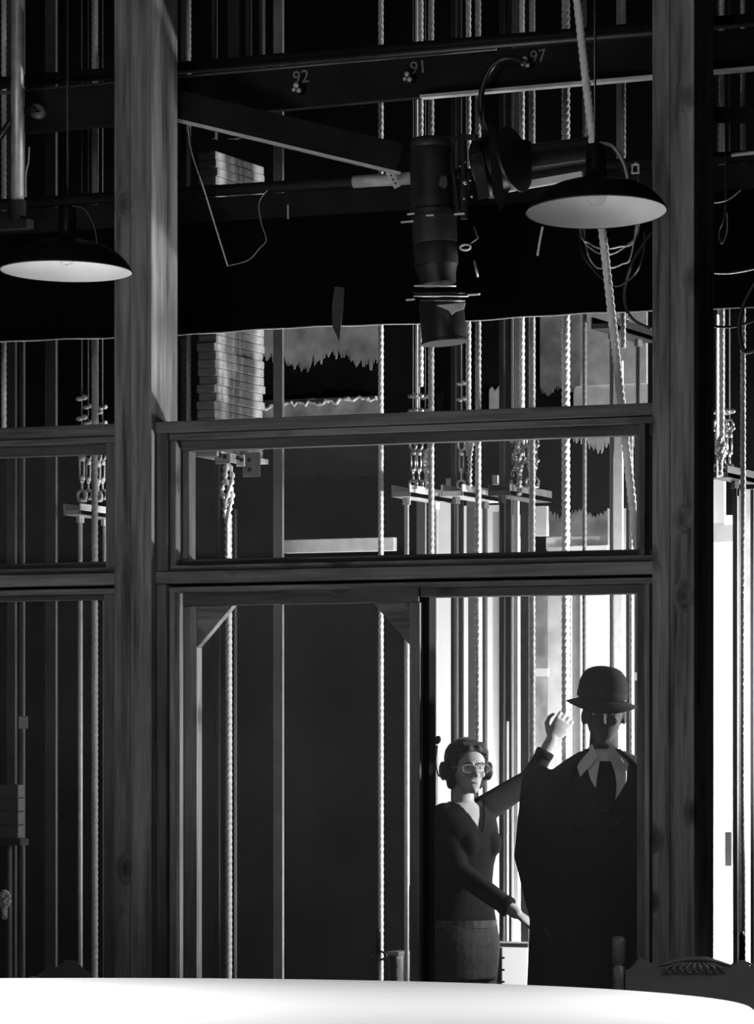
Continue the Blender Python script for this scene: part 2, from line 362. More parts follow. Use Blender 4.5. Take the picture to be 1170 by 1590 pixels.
# ------------------------------------------------------------ upright guides
def guide(px, w, Y, mat, label, y0=None, y1=None, t=.02, name='guide_rail', flange=True):
    x = X(px, Y); ww = w*depth(px, Y)/F/C_
    z1 = CEIL-.001 if y0 is None else Z(px, y0, Y); z0 = 0 if y1 is None else Z(px, y1, Y)
    m = MB().box(x-ww/2, x+ww/2, Y, Y+t, z0, z1)
    if flange: m.box(x-ww*.12, x+ww*.12, Y+t, Y+t+.02, z0, z1)
    return tag(m.obj(name, mat), label, 'rail', 'upright guide rails of the fly system')
guide(78, 17, 1.5, 'dim', 'wide dim guide rail in the middle of the left bay')
guide(17, 13, 1.6, 'dim', 'dark upright guide at the far left, partly behind the steel pipe')
guide(32, 4, 1.5, 'dim', 'very thin upright strip left of the wide rail in the left bay')
guide(431, 14, 1.3, 'grey', 'flat grey guide rail crossing the middle of the left door leaf')
guide(361, 6, 1.35, 'dim', 'narrow dim upright directly behind the bright white rope', 790)
guide(285, 8, 1.4, 'dim', 'dim upright strip beside the left timber post above the transom', None, 690)
for i, (px, w) in enumerate(((331, 5), (362, 18), (384, 5), (405, 5))):
    guide(px, w, 1.55, 'dim', ['thin strip above the slab stack, leftmost of four', 'broad dim strip above the slab stack', 'thin strip above the slab stack, third of four', 'thin strip above the slab stack, rightmost of four'][i], None, 215)
guide(702, 5, 1.6, 'iron', 'thin black guide left of the head of the woman')
guide(706.5, 5, 1.62, 'grey', 'narrow bright strip between two black guides above the headset of the woman')
guide(713, 8, 1.58, 'iron', 'black guide beside the narrow bright strip left of the woman')
guide(732, 11, 1.7, 'grey', 'half-lit grey guide directly above the hair of the woman', 788)
guide(778, 7, 1.55, 'iron', 'left bar of the twin black guides right of the woman')
guide(788, 10, 1.62, 'iron', 'right bar of the twin black guides right of the woman')
guide(814, 12, 1.95, 'iron', 'wide black guide between the woman and the fuzzy grey rope')
guide(784, 5, 1.5, 'grey', 'thin shiny strip on the twin black guides at face height', 1120)
guide(800, 7, 2.0, 'pale', 'pale guide hanging from the largest arbor plate', 775)
guide(732, 16, 1.9, 'pale', 'pale guide under the middle arbor plate', 776, 900)
guide(653, 13, 1.5, 'grey', 'grey guide under the left arbor plate of the transom', 775, 935)
guide(958, 14, 2.2, 'pale', 'bright white guide rail above the brim of the hat', 560)
guide(961, 9, 1.5, 'grey', 'grey guide rail between the pendant lamp and the right timber post', None, 250)
guide(974, 5, 1.7, 'iron', 'thin black guide near the right edge of the doorway', 640)
guide(987, 5, 1.62, 'dim', 'dim strip at the right edge of the doorway', 640)
guide(894, 12, 2.3, 'grey', 'soft grey strip right of the thickest rope', 900)
guide(802, 8, 1.95, 'grey', 'grey guide left of the bright twisted rope between cloth and transom', None, 690)
guide(795, 3, 1.95, 'grey', 'hairline steel strip left of the grey guide under the cloth', None, 690)
guide(646, 3, 1.4, 'pale', 'thin bright strip left of the hanging spotlight tip', None, 640)
guide(632, 3, 1.3, 'pale', 'hairline bright strip at the right corner brace of the door leaf', 900, 1375)
guide(1141, 6, 1.35, 'dim', 'round dark strip among the white boards at the right', 770)
guide(1146, 3, 1.4, 'iron', 'hairline black strip beside the dull rope at the right', 770)
guide(1167, 5, 1.5, 'dim', 'dark strip at the right edge of the photo', 760)
guide(750, 3, 2.1, 'grey', 'hairline grey strip right of the rope above the headset', 790)
guide(1112, 2, 1.2, 'pale', 'bright sliver against the right timber post under the cloth', 488, 740)

# ------------------------------------------------------------ arbors with plates, rods, lift lines
def arbor(px, py, Y0, ly, wx, rods, mat, rmat, label, rodw=.02, rod_to=0):
    p = at(px, py, Y0); e = empty('arbor', (p.x, Y0, p.z), label, 'arbor', 'counterweight arbors behind the wall')
    m = MB().box(p.x, p.x+wx, Y0, Y0+ly, p.z, p.z+.022).box(p.x, p.x+.008, Y0, Y0+ly, p.z, p.z+.05).box(p.x+wx-.008, p.x+wx, Y0, Y0+ly, p.z, p.z+.05)
    m.obj('top_plate', mat, e, bevel=.002)
    for f_ in rods:
        c = Vector((p.x+wx*.55, Y0+ly*f_, 0))
        MB().tube([(c.x, c.y, rod_to), (c.x, c.y, p.z-.001)], rodw/2, 12).obj('rod', rmat, e, smooth=True)
        MB().tube([(c.x, c.y, p.z-.03), (c.x, c.y, p.z-.001)], rodw*.9, 6).obj('nut', rmat, e)
    return e, p
A = {}
A[1] = arbor(98, 800, 1.2, .36, .085, (.2, .85), 'pale', 'pale', 'arbor plate in the left bay under a row of turnbuckles')
A[2] = arbor(607, 772, 1.05, .46, .085, (.12, .82), 'pale', 'pale', 'arbor with pale plate, leftmost of three in the transom')
A[3] = arbor(684, 771, 1.25, .46, .10, (.08, .8), 'pale', 'roped', 'arbor with pale plate in the middle of the transom')
A[4] = arbor(757, 770, 1.35, .50, .10, (.05,), 'dim', 'iron', 'arbor with dark plate, rightmost of three in the transom')
A[5] = arbor(1100, 742, 1.25, .42, .08, (.5,), 'iron', 'dim', 'arbor with black plate right of the right timber post')
A[6] = arbor(917, 511, 1.3, .60, .09, (.2, .75), 'iron', 'roped', 'arbor with black plate under the cloth, left of the right timber post')
def lift_line(px, pyb, Y, s, mat, label, grp, clips=(120, 100)):
    b0 = at(px, pyb, Y); u = 1/372.*s
    e = empty('lift_line', b0, label, 'lift line', grp); x, z = b0.x, b0.z
    m = MB().ring((x, Y, z+10*u), 7*u, 2.4*u, (0, 1, 0), 16, 6); m.tube([(x-7*u, Y, z+3*u), (x+7*u, Y, z+3*u)], 2.6*u, 8); m.obj('shackle', mat, e, smooth=True)
    m = MB(); m.tube([(x, Y, z+14*u), (x, Y, z+30*u)], 2*u, 8); m.ring((x, Y, z+32*u), 4*u, 1.8*u, (1, 0, 0), 12, 6)
    for s_ in (-1, 1): m.tube([(x+s_*3.2*u, Y, z+34*u), (x+s_*3.6*u, Y, z+62*u)], 1.5*u, 6)
    m.tube([(x, Y, z+32*u), (x, Y, z+38*u)], 5*u, 8); m.tube([(x, Y, z+58*u), (x, Y, z+65*u)], 5*u, 8); m.obj('turnbuckle', mat, e, smooth=True)
    m = MB().ring((x, Y, z+76*u), 6*u, 2*u, (0, 1, 0), 14, 6, sy=1.6); m.obj('thimble', mat, e, smooth=True)
    for c in clips:
        m = MB().ball((x-3*u, Y-.004, z+c*u), 6*u, 4*u, 3.5*u, 10).ball((x+5*u, Y-.004, z+c*u+2*u), 5*u, 4*u, 4*u, 10); m.obj('cable_clip', mat, e, smooth=True)
    MB().tube([(x, Y, z+84*u), (x, Y, CEIL-.001)], 1.1*u, 6).obj('wire', 'roped', e, smooth=True)
    return e
g1 = 'lift lines over the left bay arbor'
for i, (px, mt) in enumerate(((127, 'steel'), (137, 'pale'), (152, 'pale'), (159, 'steel'))):
    lift_line(px, 780-(i % 2)*3, 1.22+.09*i, 1.0 if i else 1.15, 'pale', ['leftmost', 'second from the left', 'third from the left', 'rightmost'][i]+' steel lift line of the four in the left bay', g1, (118+8*(i % 2), 146+6*(i % 2)))
for i, px in enumerate((641, 650, 660)):
    lift_line(px, 762, 1.08+.12*i, .95, 'steel', ['left', 'middle', 'right'][i]+' lift line of three above the leftmost transom plate', 'lift lines over the transom arbors', (130, 154))
for i, px in enumerate((716, 724)):
    lift_line(px, 762, 1.35+.1*i, .95, 'iron' if i else 'steel', ['left', 'right'][i]+' lift line of two above the middle transom plate', 'lift lines over the transom arbors', (150, 176))
for i, px in enumerate((796, 822, 830)):
    lift_line(px, 758, 1.42+.1*i, .95, 'iron' if i == 0 else 'steel', ['left', 'middle', 'right'][i]+' lift line of three above the dark transom plate', 'lift lines over the transom arbors', (44, 70))
for i, px in enumerate((1114, 1124, 1132)):
    lift_line(px, 738, 1.28+.08*i, 1.0, 'steel', ['left', 'middle', 'right'][i]+' lift line of three beside the right timber post', 'lift lines right of the post', (70, 96))
lift_line(968, 505, 1.6, .8, 'steel', 'lift line above the black plate under the cloth', 'lift lines over the transom arbors', (20, 40))

# stack of counterweight slabs on a pierced bracket
ST_Y0 = 1.05; sx1 = X(335, ST_Y0); L_ = .49
zbot = Z(335, 700, ST_Y0); ztop = Z(335, 222, ST_Y0)
slab = MB().box(-.085, 0, 0, L_, 0, .0345); slabo = slab.obj('counterweight_slab', 'weight', bevel=.004)
ns = int((ztop-zbot)/.0355)
for i in range(ns):
    o = slabo if i == 0 else slabo.copy()
    if i: COL.objects.link(o)
    o.location = (sx1+random.uniform(-.004, .004), ST_Y0+random.uniform(-.012, .012), zbot+i*.0355+.0005)
    w_ = ORD[i] if i < 20 else (ORD[ns-1-i] if ns-1-i < 20 and ns-1-i > 0 else 'topmost')
    tail = 'from the bottom' if 0 < i < 20 else ('from the top' if 20 <= i < ns-1 else '')
    tag(o, ('%s grey iron slab %s of the tall counterweight stack' % (w_, tail)).replace('  ', ' '), 'counterweight', 'counterweight slabs in the tall stack')
br = empty('pierced_bracket', (sx1, ST_Y0, zbot-.05), 'pierced steel bracket carrying the slab stack at the left of the transom', 'bracket')
def holed(px0, px1, py0, py1, Y, holes, mat, par, name):
    a, b2 = at(px0, py0, Y), at(px1, py1, Y)
    me = MB().box(a.x, b2.x, Y, Y+.012, b2.z, a.z); o = me.obj(name, mat, par, bevel=.004)
    for (hx, hy) in holes:
        c = at(hx, hy, Y-.001); MB().tube([(c.x, Y-.004, c.z), (c.x, Y+.0005, c.z)], .009, 12).obj('bolt_hole', 'iron', o if False else par, smooth=False)
MB().box(sx1-.10, sx1+.01, ST_Y0-.01, ST_Y0+L_+.02, zbot-.022, zbot-.0005).obj('base_plate', 'pale', br)
holed(334, 356, 704, 720, ST_Y0+.02, [(341, 707), (349, 709)], 'pale', br, 'cheek_plate')
holed(366, 379, 706, 724, ST_Y0+.1, [(369, 711), (375, 714)], 'pale', br, 'cheek_plate')
holed(376, 403, 703, 740, ST_Y0+.2, [(387, 714), (387, 729)], 'grey', br, 'cheek_plate')
MB().tube([(sx1-.04, ST_Y0+.1, 0), (sx1-.04, ST_Y0+.1, zbot-.022)], .012, 10).obj('rod', 'dim', br, smooth=True)
# low stack of slabs at left edge
lx = X(2, 1.3); zl = Z(2, 1302, 1.3); sl2 = MB().box(-.06, .085, 0, .06, 0, .058).obj('counterweight_slab', 'dim', bevel=.004)
for i in range(4):
    o = sl2 if i == 0 else sl2.copy()
    if i: COL.objects.link(o)
    o.location = (lx, 1.3, zl+.001+.06*i)
    tag(o, ORD[i]+' slab of the short stack behind the glass at the left edge', 'counterweight', 'slabs in the short stack')
m = MB().box(lx-.1, lx+.10, 1.29, 1.37, zl-.03, zl).tube([(lx+.02, 1.33, 0), (lx+.02, 1.33, zl-.03)], .015, 10)
tag(m.obj('slab_shelf', 'iron'), 'black shelf on a rod carrying the short slab stack', 'shelf')
g = at(40, 1122, 1.52); tag(MB().box(g.x-.022, g.x+.022, 1.495, 1.499, g.z-.027, g.z+.027).obj('paper_tag', 'paper'), 'small grey paper tag fixed to a strip in the left bay', 'tag')
g = at(155, 800, 1.56)

# ------------------------------------------------------------ back wall boards
def panel(px0, px1, py0, py1, Y, mat, label, name, ragged=None, t=.02, cat='board', bottom=None):
    a = at(px0, py0, Y); b2 = at(px1, py1, Y); x0, x1, z1, z0 = a.x, b2.x, a.z, b2.z
    if bottom is not None: z0 = bottom
    if ragged: t = .004; Y += .0155
    if not ragged: m = MB().box(x0, x1, Y, Y+t, z0, z1)
    else:
        rnd = random.Random(px0); n = 220; m = MB(); top = []; bot = []; ph = rnd.random()*6
        for i in range(n+1):
            x = x0+(x1-x0)*i/n; j = ragged*(rnd.random()**3*.45+.35+.25*math.sin(i*.055+ph)+.12*math.sin(i*.21+ph)*rnd.random()+.1*math.sin(i*.5))
            if ragged > 0: top.append((x, z1)); bot.append((x, z0+j))
            else: top.append((x, z1+j)); bot.append((x, z0))
        vs = [(x, y, z) for y in (Y, Y+t) for (x, z) in top+bot]; k = n+1; fs = []
        for i in range(n):
            fs += [(i, i+1, k+i+1, k+i), (2*k+i, 3*k+i, 3*k+i+1, 2*k+i+1), (i, 2*k+i, 2*k+i+1, i+1), (k+i, k+i+1, 3*k+i+1, 3*k+i)]
        m.add(vs, fs)
    return tag(m.obj(name, mat), label, cat)
YW = 2.72
panel(404, 592, 470, 572, YW, 'plaster', 'grey stained plaster sheet with ragged lower edge above the transom', 'plaster_sheet', .12, cat='plaster sheet')
panel(404, 592, 622, 660, YW, 'plaster', 'lower grey plaster strip with broken pale top edge', 'plaster_strip', cat='plaster sheet')
m = MB(); pts = [at(408+176*i/40, 632-14*i/40+random.uniform(-4, 4), YW-.012) for i in range(41)]
m.tube(pts, [.006+random.random()*.006 for _ in pts], 6)
tag(m.obj('broken_edge', 'ropew'), 'crumbling white edge along the top of the lower plaster strip', 'plaster edge')
panel(425, 588, 690, 745, YW, 'truss', 'dull grey patch of wall seen at the top of the transom glass', 'wall_patch', .05, cat='board')
m = MB().box(X(440, 2.5), X(611, 2.5), 2.5, 2.54, Z(525, 857, 2.5), Z(525, 836, 2.5))
tag(m.obj('wall_batten', 'pale', bevel=.003), 'pale horizontal batten low in the transom, left of the middle', 'batten')
for hx in (477, 548):
    pass
m = MB().box(X(847, 2.5), X(1001, 2.5), 2.5, 2.54, Z(920, 853, 2.5), Z(920, 832, 2.5))
tag(m.obj('wall_batten', 'white', bevel=.003), 'bright white horizontal batten low in the right of the transom', 'batten')
panel(836, 898, 480, 612, YW-.02, 'plaster', 'grey plaster sheet behind the thickest rope', 'plaster_sheet', .06, cat='plaster sheet')
panel(888, 1003, 480, 595, YW, 'plasterl', 'pale spotted plaster board behind the black arbor plate', 'plaster_board', cat='plaster sheet')
panel(888, 1003, 597, 702, YW, 'plasterl', 'lower pale plaster board with ragged bottom, left of the right post', 'plaster_board', .10, cat='plaster sheet')
panel(848, 946, 790, 832, YW, 'plaster', 'grey plaster behind the white batten in the transom', 'plaster_strip', -.06, cat='plaster sheet')
# tall white masking boards
def wb(px0, px1, py0, mat, lab, Y=2.45): return panel(px0, px1, py0, 1700, Y, mat, lab, 'masking_board', cat='board', bottom=0.002)
wb(671, 700.5, 782, 'board', 'tall white board directly left of the head of the woman')
wb(701, 775, 786, 'board', 'tall white board behind the head of the woman', 2.47)
wb(776, 819, 800, 'board', 'narrow tall white board right of the woman')
wb(820, 849, 860, 'plaster', 'grey streaked board behind the raised arm of the woman', 2.47)
wb(849.5, 885, 850, 'plasterl', 'pale board behind the hand on the thickest rope', 2.47)
wb(885.5, 942, 848, 'board', 'light board directly above the hat')
wb(943, 999, 790, 'board', 'white board at the right edge of the doorway', 2.47)
wb(1085, 1124, 745, 'board', 'white board against the right timber post')
wb(1124.5, 1147, 800, 'board', 'white board with a dark slot near the right edge of the photo', 2.47)
wb(1147.5, 1230, 760, 'plasterl', 'pale grey board at the right edge of the photo', 2.49)
panel(1125, 1134.5, 1292, 1345, 2.44, 'iron', 'dark upright slot on the white board at the right', 'handle_slot', t=.01, cat='slot')
panel(1117, 1137, 815, 841, 2.40, 'white', 'bright white block low in the gap right of the right post', 'white_block', t=.05, cat='block')
panel(831, 850, 1038, 1050, 2.42, 'white', 'small white plate on the grey board by the raised arm', 'white_plate', t=.02, cat='plate')
panel(984, 992, 1044, 1056, 1.5, 'white', 'tiny white plate right of the hat', 'white_plate', t=.02, cat='plate')
panel(1144, 1170, 1281, 1293, 2.3, 'white', 'small white plate on the far right boards', 'white_plate', t=.02, cat='plate')
panel(800, 819, 834, 860, 2.42, 'white', 'round-cornered white block low in the transom', 'white_block', t=.03, cat='block')
panel(831, 848, 786, 832, 2.44, 'white', 'white block under the right end of the dark arbor plate', 'white_block', t=.03, cat='block')
panel(692, 701, 743, 760, 1.7, 'pale', 'small pale tapered tab on the middle arbor', 'pale_tab', t=.02, cat='tab')
panel(764, 772, 738, 752, 1.7, 'pale', 'left of two small tabs over the dark arbor plate', 'pale_tab', t=.02, cat='tab')
panel(776, 787, 738, 752, 1.72, 'grey', 'right of two small tabs over the dark arbor plate', 'pale_tab', t=.02, cat='tab')
for px, py0, py1, lab in ((757, 600, 640, 'bright torn plaster remnant right of the grey rope pair'), (675, 605, 640, 'dim square remnant beside the rope at the hanging spotlight')):
    panel(px-(0 if px > 700 else 0), px+(20 if px > 700 else 10), py0, py1, YW, 'plasterl' if px > 700 else 'truss', lab, 'plaster_remnant', -.03, cat='plaster sheet')

# ------------------------------------------------------------ black border cloth, pipes, beams
YC = .62
m = MB(); vs = []; nx = 90; zc0 = Z(600, 503, YC); zc1 = Z(600, 290, YC); x0, x1 = X(-60, YC), X(1260, YC)
for j, z in enumerate((zc0, zc0+.012, (zc0+zc1)/2, zc1-.15, zc1)):
    for i in range(nx+1):
        x = x0+(x1-x0)*i/nx; sag = .004*math.sin(i*.21) if j < 2 else 0
        vs.append((x, YC+.012*math.sin(i*.9)*(1 if j < 3 else .5), z+sag))
k = nx+1; fs = [(j*k+i, j*k+i+1, (j+1)*k+i+1, (j+1)*k+i) for j in range(4) for i in range(nx)]
bc = empty('border_cloth', ((x0+x1)/2, YC, zc0), 'wide black border cloth hanging across the wall above the transom', 'cloth')
mm = MB().add(vs, fs); cl = mm.obj('cloth', 'black', bc, smooth=True); sd = cl.modifiers.new('solid', 'SOLIDIFY'); sd.thickness = .004
MB().tube([Vector(vs[i])+Vector((0, -.004, -.001)) for i in range(nx+1)], .0028, 6).obj('lit_hem', 'lit_hem', bc, smooth=True)  # backlight along the bottom edge painted as a pale line
MB().box(x0, x1, YC-.012, YC+.012, zc1-.10, zc1+.0).obj('lit_top_band', 'truss', bc)  # paler band puts the faintly lit cloth top into colour
def pipe_px(p0, p1, Y, r, mat, name, label, cat='pipe', n=16):
    return tag(MB().tube([at(p0[0], p0[1], Y), at(p1[0], p1[1], Y)], r, n).obj(name, mat, smooth=True), label, cat)
zp = Z(600, 279, .62)
btp = tag(MB().tube([(x0, .62, zp), (x1, .62, zp)], .024, 16).obj('batten_pipe', 'pipe', smooth=True), 'long dark pipe from which the black border cloth hangs', 'pipe')
MB().tube([(X(545, .59), .619, zp-.002), (X(640, .59), .619, zp-.002)], .027, 16).obj('lit_pipe_stretch', 'pale', btp, smooth=True)  # pale tube puts the lit stretch of the pipe into colour
YT = .42
def beam(px0, t0, b0, px1, t1, b1, Y, th, mat):
    a, b2, c, d = at(px0, t0, Y), at(px0, b0, Y), at(px1, t1, Y), at(px1, b1, Y)
    vs = []
    for y in (0, th):
        for p in (a, b2, d, c): vs.append(p+Vector((0, y, 0)))
    return MB().add(vs, [(0, 1, 2, 3), (4, 7, 6, 5), (0, 3, 7, 4), (1, 5, 6, 2), (0, 4, 5, 1), (3, 2, 6, 7)])
bt = empty('number_beam', at(600, 155, YT), 'long dark flat beam with chalk numbers 92, 91 and 97', 'beam')
beam(38, 142, 206, 1250, 36, 96, YT, .05, 'truss').obj('beam_body', 'truss', bt)
m = MB().bar(at(655, 151, YT-.01), at(1250, 100, YT-.01), .05, .012); m.obj('steel_edge', 'pale', bt)
for txt, px, py, sz in (('92', 455, 131, 21), ('91', 637, 116, 21), ('97', 823, 98, 20)):
    cu = bpy.data.curves.new('number', 'FONT'); cu.body = txt; cu.size = sz*depth(px, YT)/F*1.35; cu.extrude = .0006
    to = bpy.data.objects.new('chalk_number', cu); COL.objects.link(to); to.data.materials.append(M['paint'])
    to.parent = bt; to.location = at(px, py, YT)-bt.location+Vector((0, -.003, 0)); to.rotation_euler = (PI/2, -.07, 0)
def socket(px, py, Y, lab):
    p = at(px, py, Y); e = empty('cable_connector', p, lab, 'connector')
    MB().tube([p+Vector((0, 0, 0)), p+Vector((0, .045, 0))], .022, 16).obj('collar', 'iron', e, smooth=True)
    MB().ball(p+Vector((0, -.004, .012)), .011).ball(p+Vector((.012, -.004, -.01)), .010).ball(p+Vector((-.01, -.004, -.006)), .008).obj('contact', 'pale', e, smooth=True)
socket(632, 120, YT-.046, 'shiny connector on the beam beside the number 91')
socket(815, 97, YT-.046, 'bright connector on the beam beside the number 97')
socket(460, 137, YT-.046, 'faint connector on the beam beside the number 92')
p = at(55, 172, YT-.05); e = empty('wall_socket', p, 'round grey socket on the beam in the left bay', 'socket')
MB().tube([p, p+Vector((0, .049, 0))], .03, 20).obj('face', 'grey', e, smooth=True); MB().bar(p+Vector((-.02, -.004, .006)), p+Vector((.02, -.004, -.004)), .008, .008).obj('latch', 'iron', e)
pipe_px((-60, 134), (1270, 22), .52, .026, 'pipe', 'upper_pipe', 'dark thin pipe above the number beam')
pipe_px((-60, 150), (770, 76), .56, .008, 'pipel', 'conduit', 'slim conduit under the dark upper pipe', 'conduit')
o = beam(802, 66, 82, 1010, 44, 58, 1.0, .02, 'grey').obj('spotted_strip', 'dim'); tag(o, 'spotted grey strip between the upper pipe and the number beam at the right', 'strip')
# upright lit steel pipe at left
xp = X(27, .2); stp = tag(MB().tube([(xp, .2, Z(27, 338, .2)), (xp, .2, CEIL-.001)], .027, 20).obj('steel_pipe', 'pipel', smooth=True), 'upright round steel pipe at the upper left of the photo', 'pipe')
m = MB().tube([(xp, .2, Z(27, 350, .2)), (xp, .2, Z(27, 312, .2))], .036, 16).box(xp-.25, xp+.06, .17, .23, Z(27, 356, .2), Z(27, 342, .2))
m.obj('pipe_clamp', 'pipe', stp)
# raking plank and strap
pl = empty('raking_plank', at(450, 220, .3), 'dark sloping plank with its lit lower edge painted pale, running towards the hanging spotlight', 'plank')
a, b2 = at(262, 160, .22), at(622, 246, .5)
MB().bar(a, b2, .03, .115).obj('plank_body', 'truss', pl)
MB().bar(a+Vector((0, -.001, -.062)), b2+Vector((0, -.001, -.062)), .034, .011).obj('lit_lower_edge', 'pale', pl)  # light on the underside of the plank painted as a pale bar
m = MB().bar(at(603, 266, .5), at(617, 291, .5), .006, .028, up=VR); st = m.obj('perforated_strap', 'white', pl)
for t in (.25, .5, .75):
    c = at(603+14*t, 266+25*t, .494); MB().tube([c, c+Vector((0, .003, 0))], .004, 8).obj('strap_hole', 'iron', st)
# thin string and cables
def wire(pts, Y, r, mat, name, label, cat='cable', n=10):
    P = spline([at(q[0], q[1], Y if len(q) < 3 else q[2]) for q in pts], n)
    return tag(MB().tube(P, r, 7).obj(name, mat, smooth=True), label, cat)
wire([(290, 186), (297, 235), (315, 290), (332, 345), (353, 413)], .3, .0028, 'pale', 'string', 'thin pale string hanging from the sloping plank over the black cloth', 'string')
wire([(353, 413), (385, 404), (403, 385), (413, 372), (405, 345), (402, 315), (415, 295)], .3, .0018, 'grey', 'string', 'fine grey string looping back up to the dark pipe', 'string')
wire([(-20, 235), (2, 210), (18, 187), (38, 172), (55, 170)], .3, .014, 'cable', 'black_cable', 'thick black cable curving into the round socket in the left bay')
wire([(815, 96), (785, 90), (762, 105), (748, 140), (747, 180), (756, 208, .12), (773, 226, .05)], .3, .012, 'cable', 'black_cable', 'thick black cable arching from the connector by number 97 to the spotlight')
wire([(905, 258, .59), (900, 357), (915, 378), (935, 386), (960, 383), (985, 372), (992, 300), (988, 256, .59)], .3, .0038, 'steel', 'cable_loop', 'highest shiny cable loop below the right pendant lamp')
wire([(905, 258, .59), (903, 360), (920, 388), (945, 395), (970, 383), (990, 360), (992, 300), (988, 256, .59)], .32, .0035, 'steel', 'cable_loop', 'second shiny cable loop below the right pendant lamp')
wire([(905, 258, .59), (908, 372), (922, 412), (945, 416), (965, 410), (980, 395), (992, 300), (988, 256, .59)], .34, .0035, 'steel', 'cable_loop', 'third shiny cable loop below the right pendant lamp')
wire([(905, 258, .59), (900, 375), (920, 418), (945, 440), (962, 443), (985, 425), (998, 395), (1000, 360)], .36, .0035, 'cable', 'cable_loop', 'lowest and widest cable loop below the right pendant lamp')
wire([(1010, 362), (985, 400), (970, 440), (970, 475), (985, 498), (1010, 510)], .38, .006, 'cable', 'black_cable', 'dark cable dropping from the lamp behind the right timber post')
wire([(1108, 424), (1135, 424), (1180, 416)], .36, .004, 'steel', 'cable_loop', 'shiny cable sagging to the right of the right timber post')
wire([(1108, 507), (1140, 507), (1180, 495)], .3, .005, 'cable', 'black_cable', 'black cable sagging at the lower edge of the cloth on the right')
wire([(1180, 425), (1155, 470), (1147, 510), (1155, 545), (1180, 540)], .3, .009, 'cable', 'black_cable', 'black cable bow at the right edge of the photo')
wire([(1108, 315), (1130, 310), (1150, 295)], .36, .003, 'steel', 'cable_loop', 'short glinting cable high beside the right timber post')
wire([(1126, 243, .59), (1125, 330), (1116, 360), (1120, 378), (1128, 360), (1128, 330)], .34, .003, 'steel', 'cable_loop', 'narrow glinting cable loop high at the right')
wire([(842, 352), (838, 372), (834, 397)], .3, .0045, 'white', 'white_tie', 'short white tie hanging below the left rim of the right pendant lamp', 'tie')
wire([(447, 318), (447, 340)], .608, .004, 'pale', 'white_tie', 'tiny pale tie on the black cloth', 'tie')
wire([(45, 228), (44, 250), (40, 272), (40, 315)], .9, .004, 'pale', 'wire_hook', 'bright bent wire beside the upright steel pipe', 'wire')
# cloth strip hanging over the border
a = [at(qx, qy, .604) for qx, qy in ((519, 445), (534, 446), (533, 480), (529, 505), (527, 531), (516, 508), (515, 478))]
vs = [p+Vector((0, y, 0)) for y in (0, .003) for p in a]; fs = [tuple(range(7)), tuple(range(13, 6, -1))]+[(i, 7+i, 7+(i+1) % 7, (i+1) % 7) for i in range(7)]
tag(MB().add(vs, fs).obj('tape_strip', 'dim'), 'limp grey strip of tape hanging over the lower edge of the black cloth', 'tape')
# right-bay fragments
o = beam(1100, 166, 189, 1250, 164, 190, .3, .04, 'truss').obj('short_beam', 'truss'); tag(o, 'short dark beam right of the right timber post', 'beam')
wire([(1135, 241), (1150, 239), (1185, 236)], .59, .008, 'white', 'bright_bar', 'short shiny bar on the pipe right of the right timber post', 'bar')

# ------------------------------------------------------------ stage lights
def fr(p, q): 
    t = (q-p).normalized(); return Matrix.Translation(p) @ t.to_track_quat('Z', 'Y').to_matrix().to_4x4(), (q-p).length
SY = .22
sp = empty('profile_spotlight', at(672, 285, SY), 'long black profile spotlight hanging nose down from the pipe', 'spotlight')
def seg(pa, pb, prof, mat, name, par, n=28):
    p, q = at(pa[0], pa[1], SY), at(pb[0], pb[1], SY); Mx, l = fr(p, q); u = depth(660, SY)/F
    o = MB().lathe([(.001, prof[0][1]*l)]+[(r*u, z*l) for r, z in prof]+[(.001, prof[-1][1]*l)], Mx, n).obj(name, mat, par); return smooth_by_angle(o)
SB = plain('spotlight_body', .022, .5, 0, .5, 14, spec=.3)
seg((669, 215), (672, 336), [(30, 0), (33, .03), (33, .1), (31, .12), (34, .2), (34, .9), (37, .92), (37, 1)], SB, 'lamp_housing', sp)
seg((673, 337), (677, 412), [(37, 0), (35, .08), (35, .5), (33, .55), (35, .62), (34, 1)], SB, 'body_tube', sp)
seg((677, 413), (680, 441), [(33, 0), (29, .5), (28, 1)], 'iron', 'taper', sp)
seg((684, 466), (690, 533), [(32, 0), (35, .08), (35, .92), (37, .95), (37, 1)], 'iron', 'lens_tube', sp)
u = depth(660, SY)/F
for (cx, cy, rr, tk, mt) in ((675, 444, 32, 1.2, 'white'), (682, 455, 40, 1.4, 'blackm'), (684, 460, 42, .9, 'white'), (687, 467, 34, 1.0, 'steel')):
    p = at(cx, cy, SY); MB().ring(p, rr*u, tk*u, (.05, -.1, 1), 32, 6).obj('gate_ring', mt, sp, smooth=True)
p = at(660, 340, SY); 
for px, py, w in ((632, 345, 20), (638, 333, 12), (667, 335, 12), (713, 333, 16), (637, 466, 14), (735, 458, 20)):
    q = at(px, py, SY-.09); MB().bar(q-Vector((w/2*u, 0, -.001)), q+Vector((w/2*u, 0, .002)), .01, .006).obj('shutter_handle', 'white', sp)
MB().bar(at(700, 235, SY), at(712, 330, SY), .02, .012).bar(at(712, 330, SY-.03), at(712, 380, SY-.03), .012, .018).bar(at(645, 222, SY), at(740, 212, SY), .02, .02).obj('yoke', 'iron', sp)
MB().ring(at(722, 384, SY-.03), .022, .004, (0, 1, 0), 16, 6, sy=.5).obj('bracket_ring', 'white', sp, smooth=True)
MB().tube([at(735, 352, SY-.02), at(742, 370, SY-.02), at(730, 378, SY-.02)], .0025, 6).tube([at(736, 405, SY-.02), at(741, 430, SY-.02)], .005, 6).obj('safety_clip', 'steel', sp, smooth=True)
